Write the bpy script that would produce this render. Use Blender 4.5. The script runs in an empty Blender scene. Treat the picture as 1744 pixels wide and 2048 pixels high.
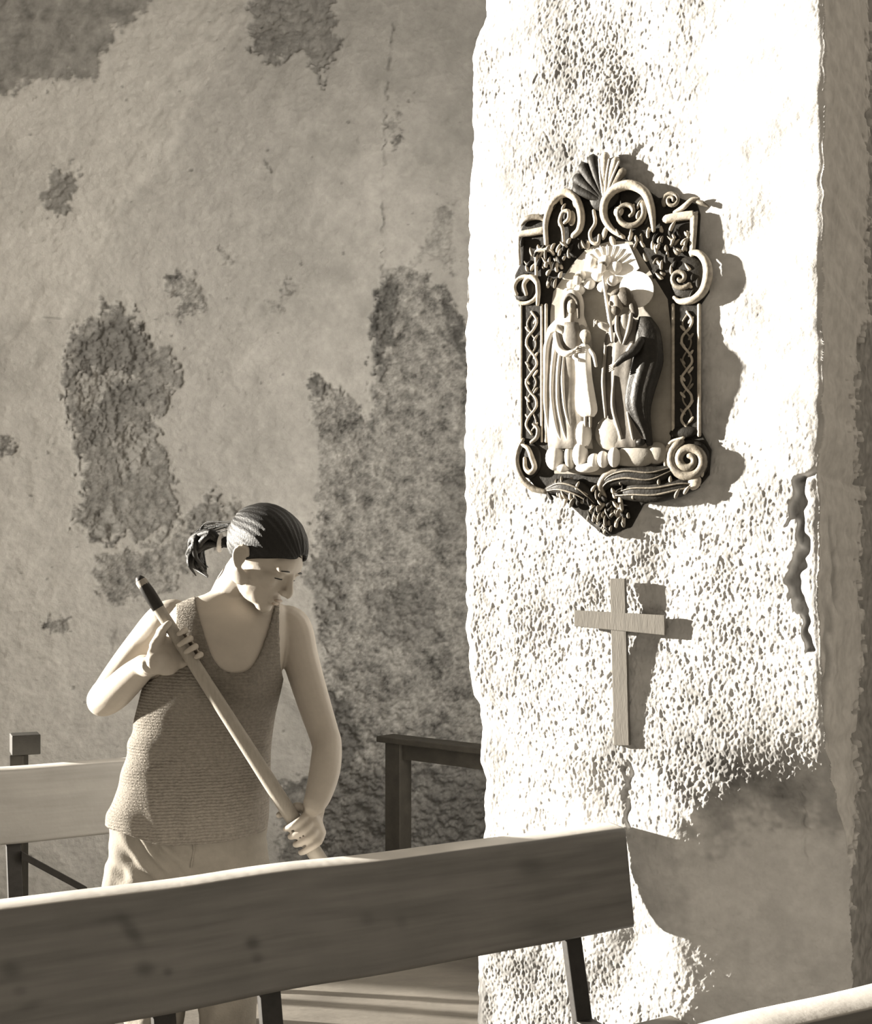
import bpy, bmesh, math, random
import numpy as np
from mathutils import Vector, Matrix

random.seed(7)
PI = math.pi
scene = bpy.context.scene
C = scene.collection

# ------------------------------------------------------------------ camera
F_PX, CX, HY, HC = 2300.0, 872.0, 1175.0, 1.45      # focal length in px, centre column, horizon row, eye height
cam_d = bpy.data.cameras.new('camera')
cam = bpy.data.objects.new('camera', cam_d)
C.objects.link(cam)
cam.location = (0, 0, HC)
cam.rotation_euler = (PI / 2, 0, 0)
cam_d.sensor_fit = 'HORIZONTAL'
cam_d.sensor_width = 36.0
cam_d.lens = F_PX / 1744.0 * 36.0
cam_d.shift_y = (HY - 1024.0) / 1744.0
cam_d.clip_start = 0.05
scene.camera = cam

# ------------------------------------------------------------------ world, sun, exposure
world = bpy.data.worlds.new('world')
scene.world = world
world.use_nodes = True
bg = world.node_tree.nodes['Background']
bg.inputs['Color'].default_value = (1.0, 0.865, 0.69, 1)
bg.inputs['Strength'].default_value = 0.36

SUN_AZ, SUN_EL = math.radians(11.0), math.radians(10.5)
sun_dir = Vector((-math.cos(SUN_AZ) * math.cos(SUN_EL), math.sin(SUN_AZ) * math.cos(SUN_EL), math.sin(SUN_EL)))
sun_d = bpy.data.lights.new('sun', 'SUN')
sun_d.energy = 28.0
sun_d.angle = math.radians(1.3)
sun_d.color = (1.0, 0.935, 0.83)
sun = bpy.data.objects.new('sun', sun_d)
C.objects.link(sun)
sun.location = sun_dir * 9
sun.rotation_euler = (-sun_dir).to_track_quat('-Z', 'Y').to_euler()

scene.view_settings.view_transform = 'Standard'
scene.view_settings.look = 'None'
scene.view_settings.exposure = 0.0
scene.view_settings.gamma = 1.0
scene.view_settings.use_curve_mapping = False


# ------------------------------------------------------------------ helpers
def P(px, py, D):
    return np.array(((px - CX) / F_PX * D, D, HC - (py - HY) / F_PX * D))


def project(v):
    v = np.asarray(v)
    return CX + v[..., 0] / v[..., 1] * F_PX, HY + (HC - v[..., 2]) / v[..., 1] * F_PX


def tag(o, label=None, cat=None, group=None, kind=None):
    if label: o['label'] = label
    if cat: o['category'] = cat
    if group: o['group'] = group
    if kind: o['kind'] = kind
    return o


def empty(name, loc, label, cat, group=None):
    o = bpy.data.objects.new(name, None)
    o.empty_display_size = 0.05
    C.objects.link(o)
    o.location = loc
    return tag(o, label, cat, group)


def origin_of(o):
    v = Vector((0, 0, 0))
    while o is not None:
        v += o.location
        o = o.parent
    return v


def link(name, me, mat, parent=None, smooth=True):
    o = bpy.data.objects.new(name, me)
    C.objects.link(o)
    if mat is not None and len(me.materials) == 0:
        me.materials.append(mat)
    if smooth:
        me.polygons.foreach_set('use_smooth', np.ones(len(me.polygons), dtype=bool))
    if parent is not None:
        off = origin_of(parent)
        me.transform(Matrix.Translation(-off))
        o.parent = parent
    return o


def mesh_from(V, faces):
    me = bpy.data.meshes.new('mesh')
    me.from_pydata([tuple(map(float, v)) for v in V], [], faces)
    me.update()
    return me


def mk(name, geo, mat, parent=None, smooth=True):
    """geo: list of (verts, faces) joined into one mesh"""
    if isinstance(geo, tuple):
        geo = [geo]
    V, Fc = [], []
    for v, f in geo:
        b = len(V)
        V.extend(list(v))
        Fc.extend([tuple(i + b for i in q) for q in f])
    return link(name, mesh_from(V, Fc), mat, parent, smooth)


def grid_mesh(V, flip=False, closed=False, tone=None):
    """V: (ny,nx,3) array -> mesh of quads, fast"""
    ny, nx = V.shape[:2]
    idx = np.arange(ny * nx).reshape(ny, nx)
    if closed:
        nxt = np.roll(idx, -1, axis=1)
        a, b, c, d = idx[:-1], nxt[:-1], nxt[1:], idx[1:]
    else:
        a, b, c, d = idx[:-1, :-1], idx[:-1, 1:], idx[1:, 1:], idx[1:, :-1]
    q = np.stack([a, b, c, d], -1).reshape(-1, 4)
    if flip:
        q = q[:, ::-1]
    me = bpy.data.meshes.new('mesh')
    me.vertices.add(ny * nx)
    me.vertices.foreach_set('co', V.reshape(-1).astype(np.float32))
    me.loops.add(q.size)
    me.loops.foreach_set('vertex_index', q.reshape(-1).astype(np.int32))
    me.polygons.add(len(q))
    me.polygons.foreach_set('loop_start', np.arange(0, q.size, 4, dtype=np.int32))
    me.polygons.foreach_set('loop_total', np.full(len(q), 4, dtype=np.int32))
    me.update(calc_edges=True)
    if tone is not None:
        at = me.attributes.new('tone', 'FLOAT', 'POINT')
        at.data.foreach_set('value', tone.reshape(-1).astype(np.float32))
    return me


class Tex:
    """periodic gaussian noise, sampled in metric coordinates"""
    def __init__(self, seed, n=512, lam=16.0):
        r = np.random.default_rng(seed)
        w = np.fft.fft2(r.standard_normal((n, n)))
        k = np.fft.fftfreq(n)
        kk = np.sqrt(k[:, None] ** 2 + k[None, :] ** 2) * lam
        w *= np.exp(-((kk - 1.0) / 0.45) ** 2)
        t = np.real(np.fft.ifft2(w))
        self.t = (t - t.mean()) / t.std()
        self.n, self.lam = n, lam

    def __call__(self, u, v, su, sv=None):
        sv = sv or su
        n = self.n
        x = np.asarray(u) / su * self.lam
        y = np.asarray(v) / sv * self.lam
        x0, y0 = np.floor(x), np.floor(y)
        fx, fy = x - x0, y - y0
        fx = fx * fx * (3 - 2 * fx); fy = fy * fy * (3 - 2 * fy)
        x0 = x0.astype(int) % n; y0 = y0.astype(int) % n
        x1, y1 = (x0 + 1) % n, (y0 + 1) % n
        t = self.t
        return (t[y0, x0] * (1 - fx) + t[y0, x1] * fx) * (1 - fy) + (t[y1, x0] * (1 - fx) + t[y1, x1] * fx) * fy


T = [Tex(i) for i in range(8)]


def fbm(u, v, s, k=0, oct=4, rough=0.55):
    a, tot, out = 1.0, 0.0, 0.0
    for i in range(oct):
        out = out + a * T[(k + i) % 8](u, v, s / 2 ** i)
        tot += a * a
        a *= rough
    return out / math.sqrt(tot)


def smooth01(x, a, b):
    t = np.clip((x - a) / (b - a), 0, 1)
    return t * t * (3 - 2 * t)


def in_poly(x, y, poly):
    ins = np.zeros(np.shape(x), dtype=bool)
    n = len(poly)
    for i in range(n):
        x0, y0 = poly[i]; x1, y1 = poly[(i + 1) % n]
        if y0 == y1: continue
        c = ((y0 > y) != (y1 > y)) & (x < (x1 - x0) * (y - y0) / (y1 - y0) + x0)
        ins ^= c
    return ins


def dist_line(x, y, pts):
    d = np.full(np.shape(x), 1e9)
    for (x0, y0), (x1, y1) in zip(pts[:-1], pts[1:]):
        dx, dy = x1 - x0, y1 - y0
        t = np.clip(((x - x0) * dx + (y - y0) * dy) / (dx * dx + dy * dy), 0, 1)
        d = np.minimum(d, np.hypot(x - x0 - t * dx, y - y0 - t * dy))
    return d


def blob(x, y, cx, cy, rx, ry=None):
    ry = ry or rx
    return np.exp(-((x - cx) / rx) ** 2 - ((y - cy) / ry) ** 2)


def blur(a, n=1):
    for _ in range(n):
        b = np.pad(a, 1, mode='edge')
        a = (b[1:-1, 1:-1] * 4 + b[:-2, 1:-1] + b[2:, 1:-1] + b[1:-1, :-2] + b[1:-1, 2:]) / 8
    return a


def crom(pts, n=8):
    """Catmull-Rom resampling of an (N,k) polyline"""
    p = np.asarray(pts, float)
    if len(p) < 3:
        t = np.linspace(0, 1, n + 1)[:, None]
        return p[0] * (1 - t) + p[-1] * t
    q = np.vstack([2 * p[0] - p[1], p, 2 * p[-1] - p[-2]])
    out = []
    for i in range(1, len(q) - 2):
        for s in range(n):
            t = s / n
            a, b, c, d = q[i - 1], q[i], q[i + 1], q[i + 2]
            out.append(0.5 * ((2 * b) + (c - a) * t + (2 * a - 5 * b + 4 * c - d) * t * t + (3 * b - a - 3 * c + d) * t ** 3))
    out.append(p[-1])
    return np.array(out)


def norm(v):
    v = np.asarray(v, float)
    return v / max(1e-12, np.linalg.norm(v))


def tube(pts, rad, n=10, flat=1.0, ref=None, round_ends=True):
    """closed tube along pts; rad scalar or list; flat squashes along ref"""
    p = np.asarray(pts, float)
    m = len(p)
    rad = np.full(m, rad) if np.isscalar(rad) else np.interp(np.linspace(0, 1, m), np.linspace(0, 1, len(rad)), rad)
    tg = np.gradient(p, axis=0)
    tg /= np.linalg.norm(tg, axis=1)[:, None] + 1e-12
    r0 = np.array(ref, float) if ref is not None else np.array((0.13, -0.9, 0.31))
    if abs(np.dot(norm(r0), tg[0])) > 0.95: r0 = np.array((1.0, 0.2, 0.1))
    V, Fc = [], []
    rows = []
    u = r0
    if round_ends:
        p = np.vstack([p[0] - tg[0] * rad[0] * 0.7, p, p[-1] + tg[-1] * rad[-1] * 0.7])
        tg = np.vstack([tg[0], tg, tg[-1]])
        rad = np.concatenate([[rad[0] * 0.55], rad, [rad[-1] * 0.55]])
        m += 2
    for i in range(m):
        base = r0 if ref is not None else u
        u = base - tg[i] * np.dot(base, tg[i])
        if np.linalg.norm(u) < 1e-6: u = np.array((1.0, 0, 0)) - tg[i] * tg[i][0]
        u = norm(u)
        w = np.cross(tg[i], u)
        for k in range(n):
            a = 2 * PI * k / n
            V.append(p[i] + rad[i] * (u * math.cos(a) * flat + w * math.sin(a)))
    for i in range(m - 1):
        for k in range(n):
            a, b = i * n + k, i * n + (k + 1) % n
            Fc.append((a, b, b + n, a + n))
    Fc.append(tuple(range(n - 1, -1, -1)))
    Fc.append(tuple(range((m - 1) * n, m * n)))
    return V, Fc


def ellipsoid(c, ax, nu=14, nv=9):
    """ax: three world half-axis vectors"""
    c = np.asarray(c, float); ax = [np.asarray(a, float) for a in ax]
    V, Fc = [c + ax[2]], []
    for j in range(1, nv):
        th = PI * j / nv
        for i in range(nu):
            ph = 2 * PI * i / nu
            V.append(c + ax[0] * math.sin(th) * math.cos(ph) + ax[1] * math.sin(th) * math.sin(ph) + ax[2] * math.cos(th))
    V.append(c - ax[2])
    for i in range(nu):
        Fc.append((0, 1 + i, 1 + (i + 1) % nu))
        for j in range(nv - 2):
            a = 1 + j * nu + i; b = 1 + j * nu + (i + 1) % nu
            Fc.append((a, a + nu, b + nu, b))
        Fc.append((len(V) - 1, 1 + (nv - 2) * nu + (i + 1) % nu, 1 + (nv - 2) * nu + i))
    return V, Fc


def box_pts(p8):
    return list(p8), [(0, 3, 2, 1), (4, 5, 6, 7), (0, 1, 5, 4), (1, 2, 6, 5), (2, 3, 7, 6), (3, 0, 4, 7)]


def obox(c, ax):
    c = np.asarray(c, float); ax = [np.asarray(a, float) for a in ax]
    p = []
    for s3 in (-1, 1):
        for s1, s2 in ((-1, -1), (1, -1), (1, 1), (-1, 1)):
            p.append(c + ax[0] * s1 + ax[1] * s2 + ax[2] * s3)
    return box_pts(p)


def bevel(o, w=0.004, seg=2):
    m = o.modifiers.new('bevel', 'BEVEL')
    m.width = w; m.segments = seg; m.limit_method = 'ANGLE'; m.angle_limit = math.radians(40)
    return o


def remesh(geo, voxel, it=3):
    V, Fc = [], []
    for v, f in geo:
        b = len(V)
        V.extend(list(v)); Fc.extend([tuple(i + b for i in q) for q in f])
    me = mesh_from(V, Fc)
    bm = bmesh.new(); bm.from_mesh(me)
    bmesh.ops.recalc_face_normals(bm, faces=bm.faces)
    bm.to_mesh(me); bm.free()
    o = bpy.data.objects.new('tmp', me)
    C.objects.link(o)
    m = o.modifiers.new('r', 'REMESH'); m.mode = 'VOXEL'; m.voxel_size = voxel
    s = o.modifiers.new('s', 'SMOOTH'); s.factor = 0.5; s.iterations = it
    dg = bpy.context.evaluated_depsgraph_get()
    out = bpy.data.meshes.new_from_object(o.evaluated_get(dg))
    bpy.data.objects.remove(o)
    out.name = 'mesh'
    return out


# ------------------------------------------------------------------ materials
def material(name, col=(0.5, 0.5, 0.5), rough=0.7, noise=0.0, nscale=20.0, bump=0.0, bscale=60.0, attr=False,
             stretch=(1, 1, 1), spec=0.3, coat=0.0, subsurf=0.0, wave=0.0):
    m = bpy.data.materials.new(name)
    m.use_nodes = True
    nt = m.node_tree
    N, L = nt.nodes, nt.links
    b = N['Principled BSDF']
    b.inputs['Roughness'].default_value = rough
    b.inputs['Specular IOR Level'].default_value = spec
    b.inputs['Coat Weight'].default_value = coat
    tc = N.new('ShaderNodeTexCoord')
    mp = N.new('ShaderNodeMapping')
    mp.inputs['Scale'].default_value = stretch
    L.new(tc.outputs['Object'], mp.inputs['Vector'])
    col_node = N.new('ShaderNodeRGB')
    col_node.outputs[0].default_value = (*col, 1)
    out = col_node.outputs[0]
    fac = None
    if noise > 0:
        nz = N.new('ShaderNodeTexNoise')
        nz.inputs['Scale'].default_value = nscale
        nz.inputs['Detail'].default_value = 6
        nz.inputs['Roughness'].default_value = 0.6
        L.new(mp.outputs[0], nz.inputs['Vector'])
        mr = N.new('ShaderNodeMapRange')
        mr.inputs[1].default_value = 0.25; mr.inputs[2].default_value = 0.75
        mr.inputs[3].default_value = 1 - noise; mr.inputs[4].default_value = 1 + noise
        L.new(nz.outputs['Fac'], mr.inputs[0])
        fac = mr.outputs[0]
    if attr:
        at = N.new('ShaderNodeAttribute'); at.attribute_name = 'tone'
        if fac is not None:
            mu = N.new('ShaderNodeMath'); mu.operation = 'MULTIPLY'
            L.new(fac, mu.inputs[0]); L.new(at.outputs['Fac'], mu.inputs[1])
            fac = mu.outputs[0]
        else:
            fac = at.outputs['Fac']
    if fac is not None:
        vm = N.new('ShaderNodeVectorMath'); vm.operation = 'SCALE'
        L.new(out, vm.inputs[0]); L.new(fac, vm.inputs['Scale'])
        out = vm.outputs[0]
    L.new(out, b.inputs['Base Color'])
    last = None
    if bump > 0:
        nb = N.new('ShaderNodeTexNoise')
        nb.inputs['Scale'].default_value = bscale
        nb.inputs['Detail'].default_value = 5
        L.new(mp.outputs[0], nb.inputs['Vector'])
        bp = N.new('ShaderNodeBump')
        bp.inputs['Strength'].default_value = bump
        bp.inputs['Distance'].default_value = 0.004
        L.new(nb.outputs['Fac'], bp.inputs['Height'])
        last = bp
        L.new(bp.outputs[0], b.inputs['Normal'])
    if wave > 0:
        wv = N.new('ShaderNodeTexWave')
        wv.bands_direction = 'Z'
        wv.inputs['Scale'].default_value = wave
        wv.inputs['Distortion'].default_value = 2.5
        wv.inputs['Detail'].default_value = 2
        wv.inputs['Detail Scale'].default_value = 3
        L.new(tc.outputs['Object'], wv.inputs['Vector'])
        b2 = N.new('ShaderNodeBump')
        b2.inputs['Strength'].default_value = 0.55
        b2.inputs['Distance'].default_value = 0.004
        L.new(wv.outputs['Fac'], b2.inputs['Height'])
        if last: L.new(last.outputs[0], b2.inputs['Normal'])
        L.new(b2.outputs[0], b.inputs['Normal'])
    return m


M = {}
M['wall'] = material('old_wall_plaster', (1.0, 0.985, 0.95), 0.95, 0.10, 30, 0.5, 120, attr=True, spec=0.1)
M['pillar'] = material('roughcast_plaster', (1.0, 0.985, 0.96), 0.95, 0.08, 40, 0.25, 160, attr=True, spec=0.1)
M['floor'] = material('worn_stone_floor', (0.16, 0.147, 0.128), 0.8, 0.35, 2.2, 0.4, 40, stretch=(1, 3, 1), spec=0.2)
M['bench'] = material('varnished_pine', (1.0, 0.96, 0.90), 0.5, 0.12, 5, 0.12, 60, attr=True, spec=0.35)
M['seat'] = material('seat_pine', (0.17, 0.155, 0.13), 0.5, 0.25, 6, 0.1, 60)
M['steel'] = material('black_painted_steel', (0.022, 0.020, 0.018), 0.55, 0.3, 40, 0.1, 90, spec=0.25)
M['dark_wood'] = material('dark_table_wood', (0.030, 0.027, 0.022), 0.7, 0.35, 15, 0.3, 60)
M['post_cap'] = material('post_cap_wood', (0.026, 0.024, 0.020), 0.6, 0.3, 25, 0.2, 80)
M['cross'] = material('cross_wood', (0.118, 0.109, 0.095), 0.65, 0.18, 25, 0.2, 90, stretch=(4, 4, 0.5))
M['frame_dark'] = material('frame_dark_stain', (0.017, 0.015, 0.012), 0.55, 0.4, 50, 0.3, 120, spec=0.2)
M['gilt'] = material('aged_gilt', (0.40, 0.36, 0.30), 0.38, 0.4, 60, 0.25, 140, spec=0.5)
M['gilt_dull'] = material('dull_gilt', (0.17, 0.15, 0.12), 0.42, 0.5, 60, 0.3, 140, spec=0.5)
M['pale'] = material('pale_painted_plaster', (0.74, 0.71, 0.66), 0.6, 0.12, 40, 0.15, 120)
M['relief_back'] = material('relief_background', (0.30, 0.28, 0.245), 0.7, 0.2, 25, 0.2, 90)
M['robe'] = material('grey_robe_paint', (0.24, 0.222, 0.195), 0.55, 0.25, 40, 0.2, 90)
M['robe_light'] = material('light_mantle_paint', (0.50, 0.47, 0.425), 0.5, 0.15, 40, 0.15, 90)
M['robe_mid'] = material('mid_robe_paint', (0.12, 0.108, 0.092), 0.6, 0.3, 40, 0.2, 90)
M['mantle_dark'] = material('dark_mantle_paint', (0.018, 0.016, 0.013), 0.5, 0.4, 60, 0.35, 110)
M['figure_skin'] = material('figure_skin_paint', (0.30, 0.27, 0.23), 0.5, 0.15, 60, 0.1, 90)
M['figure_hair'] = material('figure_hair_paint', (0.075, 0.064, 0.05), 0.6, 0.3, 80, 0.3, 140)
M['skin'] = material('skin', (0.42, 0.38, 0.33), 0.5, 0.06, 30, 0.06, 200, spec=0.35)
M['hair'] = material('dark_hair', (0.0075, 0.0068, 0.0058), 0.5, 0.4, 50, 0.5, 90, stretch=(6, 6, 1), spec=0.35)
M['shirt'] = material('knitted_top', (0.195, 0.178, 0.154), 0.9, 0.25, 120, 0.5, 240, spec=0.1, wave=42)
M['trousers'] = material('light_cotton_trousers', (0.205, 0.188, 0.162), 0.9, 0.10, 40, 0.3, 200, spec=0.1)
M['tie'] = material('white_hair_tie', (0.75, 0.73, 0.70), 0.8, 0.1, 80, 0.2, 200)
M['shoe'] = material('dark_shoe', (0.06, 0.055, 0.048), 0.6, 0.2, 40, 0.2, 100)
M['pole'] = material('pale_wood_pole', (0.30, 0.275, 0.238), 0.6, 0.12, 30, 0.1, 80, stretch=(5, 5, 1))
M['bristle'] = material('straw_bristles', (0.28, 0.25, 0.19), 0.9, 0.4, 60, 0.6, 120, stretch=(4, 4, 1))
M['eye'] = material('eye_white', (0.35, 0.33, 0.30), 0.3, 0.05, 30)

# ------------------------------------------------------------------ bench geometry used for the layout
BB = math.radians(29.5)                                   # direction of the bench rows in plan
BT = np.array((math.cos(BB), math.sin(BB), 0))            # along the bench, to the right and away
BN = np.array((math.sin(BB), -math.cos(BB), 0))           # out of the board, towards the camera
Z_TOP = 0.82
E1 = P(1250, 1658, (HC - Z_TOP) * F_PX / (1658 - HY))     # front top corner of the first bench's right end

# pillar face plane
AA = math.radians(30.0)
PT = np.array((math.cos(AA), -math.sin(AA), 0))
PN = np.array((-math.sin(AA), -math.cos(AA), 0))
PQ = E1 - 0.047 * PN


def pil_uz(px, py):
    dx = (np.asarray(px, float) - CX) / F_PX
    # (PQ + u PT) : x = dx*y
    u = (dx * PQ[1] - PQ[0]) / (PT[0] - dx * PT[1])
    y = PQ[1] + u * PT[1]
    return u, HC - (np.asarray(py, float) - HY) / F_PX * y


def R(px, py, d=0.0):
    u, z = pil_uz(px, py)
    v = PQ + u * PT + d * PN
    return np.array((v[0], v[1], z))


# ------------------------------------------------------------------ floor
def build_floor():
    xs = np.linspace(-9, 7, 161); ys = np.linspace(-3, 9, 121)
    X, Y = np.meshgrid(xs, ys)
    Z = fbm(X, Y, 1.3, 2) * 0.002 - 0.002
    me = grid_mesh(np.stack([X, Y, np.minimum(Z, 0.0)], -1))
    o = link('floor', me, M['floor'])
    tag(o, 'pale worn stone floor beneath the benches', 'floor', kind='structure')


build_floor()

# ------------------------------------------------------------------ back wall with flaked plaster
WY0, WS = 5.2, 0.06


def build_wall():
    def xs_of(px):
        k = (np.asarray(px, float) - CX) / F_PX
        return k * WY0 / (1 - k * WS)
    x0, x1 = xs_of(-300), xs_of(1330)
    xs = np.concatenate([np.linspace(-4.2, x0, 40)[:-1], np.linspace(x0, x1, 570), np.linspace(x1, 6.0, 40)[1:]])
    zs = np.concatenate([np.linspace(0, 0.35, 64)[:-1], np.linspace(0.35, 4.2, 690), np.linspace(4.2, 4.8, 8)[1:]])
    X, Z = np.meshgrid(xs, zs)
    Y = WY0 + WS * X
    px = CX + X / Y * F_PX
    py = HY + (HC - Z) / Y * F_PX
    wx = px + 7 * fbm(X, Z, 0.11, 1, 4, 0.7) + 2 * T[5](X, Z, 0.018)
    wy = py + 7 * fbm(X + 9, Z, 0.11, 3, 4, 0.7) + 2 * T[6](X, Z, 0.018)

    def mask(poly, n=1):
        return blur(in_poly(wx, wy, poly).astype(float), n)
    # base plaster tone: paler at the left, greyer to the right
    big = fbm(X, Z, 0.9, 0, 4, 0.6)
    mid = fbm(X, Z, 0.16, 2, 4, 0.7)
    tone = 0.50 + 0.035 * big + 0.018 * mid
    white = np.clip(smooth01(px + 60 * big + 0.10 * py, 640, 120), 0, 1)
    tone += 0.24 * white
    white2 = mask([(-80, 240), (30, 190), (60, 165), (140, 152), (192, 158), (208, 112), (235, 62), (300, 20), (340, -60), (520, -60),
                   (470, 60), (430, 150), (370, 230), (340, 330), (250, 400), (130, 640), (40, 640), (-80, 640)], 6)
    tone += 0.10 * white2
    old = mask([(-90, -60), (330, -60), (290, 18), (232, 60), (206, 110), (190, 156), (140, 148), (60, 162), (30, 182), (-90, 245)])
    tone = tone * (1 - old) + old * (0.43 + 0.05 * mid)
    depth = np.zeros_like(X)
    depth -= 0.004 * old
    # exposed substrate
    rub = 0.75 * fbm(X, Z, 0.085, 4, 4, 0.75) + 0.65 * fbm(X + 4, Z, 0.27, 1, 3, 0.6)
    fine = fbm(X, Z, 0.03, 6, 3, 0.8)

    def expose(poly, t, amp, dep, bump=0.004):
        nonlocal tone, depth
        m = mask(poly)
        tone = tone * (1 - m) + m * np.clip(t + amp * rub + 0.5 * amp * fine, 0.05, 0.7)
        depth = depth - m * (dep + bump * rub)
    expose([(128, 740), (135, 690), (150, 655), (185, 640), (205, 625), (210, 600), (230, 608), (258, 605), (255, 635), (283, 640),
            (290, 680), (330, 700), (352, 712), (360, 765), (340, 772), (345, 800), (300, 850), (330, 900), (345, 950), (350, 1000),
            (360, 1040), (310, 1075), (270, 1080), (240, 1070), (215, 1085), (175, 1075), (150, 1050), (148, 1020), (165, 990),
            (160, 930), (150, 880), (140, 850), (128, 800)], 0.36, 0.05, 0.012)
    expose([(150, 690), (200, 640), (280, 650), (300, 720), (260, 745), (180, 740), (140, 760)], 0.285, 0.025, 0.006)
    expose([(200, 780), (330, 770), (325, 800), (250, 815), (225, 880), (170, 890), (160, 850)], 0.30, 0.04, 0.003)
    # remaining lumps of plaster inside
    expose([(150, 755), (185, 742), (250, 735), (290, 765), (230, 765), (200, 790), (185, 830), (158, 820)], 0.50, 0.05, -0.010)
    expose([(235, 860), (300, 845), (305, 900), (265, 960), (235, 930)], 0.47, 0.03, -0.008)
    expose([(175, 1030), (250, 1020), (250, 1050), (215, 1070), (180, 1060)], 0.44, 0.03, -0.005)
    expose([(505, -30), (672, -30), (665, 30), (685, 95), (650, 122), (640, 182), (628, 130), (600, 102), (560, 122), (530, 118),
            (505, 90), (500, 50)], 0.305, 0.03, 0.012)
    expose([(100, 345), (140, 332), (155, 350), (160, 375), (140, 390), (130, 435), (95, 430), (88, 390)], 0.42, 0.02, 0.004)
    expose([(330, 560), (350, 548), (385, 545), (388, 570), (412, 590), (415, 615), (400, 628), (370, 620), (360, 655), (352, 610)], 0.36, 0.09, 0.007)
    expose([(570, 550), (581, 548), (580, 588), (568, 592)], 0.28, 0.06, 0.006)
    expose([(532, 604), (560, 600), (564, 616), (540, 620)], 0.36, 0.06, 0.004)
    expose([(528, 310), (540, 312), (543, 332), (530, 338)], 0.27, 0.05, 0.006)
    expose([(437, 498), (457, 500), (456, 520), (438, 519)], 0.36, 0.09, 0.004)
    expose([(-5, 872), (22, 876), (26, 905), (8, 920), (-5, 910)], 0.28, 0.05, 0.006)
    expose([(95, 1245), (118, 1228), (145, 1236), (138, 1262), (105, 1274)], 0.36, 0.09, 0.005)
    expose([(868, 402), (900, 402), (902, 470), (905, 545), (885, 530), (862, 500), (825, 545), (848, 480), (866, 450)], 0.40, 0.05, 0.006)
    expose([(780, 232), (800, 236), (800, 262), (782, 258)], 0.38, 0.06, 0.003)
    expose([(782, 270), (800, 270), (796, 305), (784, 300)], 0.34, 0.06, 0.004)
    # rough lower zone behind the woman and right
    expose([(752, 570), (765, 548), (790, 532), (850, 545), (860, 565), (888, 575), (918, 625), (935, 690), (1000, 760), (1120, 800), (1230, 940), (1270, 1150), (1320, 1900),
            (600, 1900), (650, 1500), (648, 1300), (622, 1150), (635, 1000), (642, 900), (620, 800), (625, 755), (648, 762), (700, 800),
            (742, 850), (748, 700)], 0.335, 0.075, 0.012, 0.007)
    expose([(750, 570), (800, 560), (790, 640), (765, 760), (746, 760)], 0.21, 0.04, 0.010)
    expose([(880, 575), (918, 625), (938, 700), (938, 760), (905, 680)], 0.20, 0.04, 0.008)
    expose([(618, 770), (628, 755), (650, 762), (645, 790), (624, 795)], 0.22, 0.03, 0.006)
    expose([(655, 1390), (690, 1380), (720, 1480), (700, 1560), (660, 1500)], 0.20, 0.03, 0.006)
    expose([(740, 1190), (860, 1150), (880, 1260), (800, 1310), (740, 1250)], 0.27, 0.05, 0.004)
    expose([(870, 960), (935, 940), (935, 1100), (880, 1080)], 0.31, 0.05, 0.004)
    expose([(200, 1110), (330, 1090), (400, 1010), (440, 985), (475, 1010), (445, 1060), (385, 1130), (335, 1185), (230, 1205), (185, 1165)], 0.38, 0.075, 0.006)
    expose([(395, 1010), (435, 988), (460, 1020), (420, 1080), (380, 1080)], 0.29, 0.05, 0.004)
    expose([(600, 1130), (680, 1100), (690, 1240), (640, 1260)], 0.31, 0.05, 0.004)
    expose([(560, 1560), (1250, 1500), (1300, 1950), (560, 1950)], 0.26, 0.04, 0.002)
    # cracks and joints
    jit = 2.5 * T[3](X, Z, 0.05)
    for line, w, dp in (([(787, 40), (772, 180), (765, 380), (764, 565)], 2.2, 0.012),
                        ([(752, 565), (748, 700), (742, 880)], 4.5, 0.014),
                        ([(222, 1190), (222, 1240), (226, 1300)], 5, 0.008),
                        ([(130, 700), (128, 800), (152, 890), (165, 985)], 3, 0.012),
                        ([(150, 1055), (175, 1075), (215, 1088), (238, 1076)], 3, 0.012),
                        ([(155, 640), (60, 632)], 2.0, 0.002)):
        d = dist_line(px + jit, py, line)
        g = np.exp(-(d / w) ** 2)
        br = np.clip(0.6 + 0.6 * T[2](X, Z, 0.12), 0, 1)
        depth -= dp * g * br
        tone *= 1 - 0.38 * g * br
    # small pits everywhere
    pit = np.clip(T[4](X, Z, 0.05) - 2.7, 0, 1)
    tone *= 1 - 0.35 * np.clip(pit * 2, 0, 1)
    depth -= 0.006 * pit
    depth += 0.004 * big + 0.0016 * mid + 0.0006 * fine
    tone = np.clip(tone * 0.66, 0.04, 0.86)
    V = np.stack([X, Y - depth, Z], -1)
    me = grid_mesh(V, tone=tone)
    o = link('wall_back', me, M['wall'])
    tag(o, 'flaking plaster wall with dark bare patches in the shade', 'wall', kind='structure')


build_wall()


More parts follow.
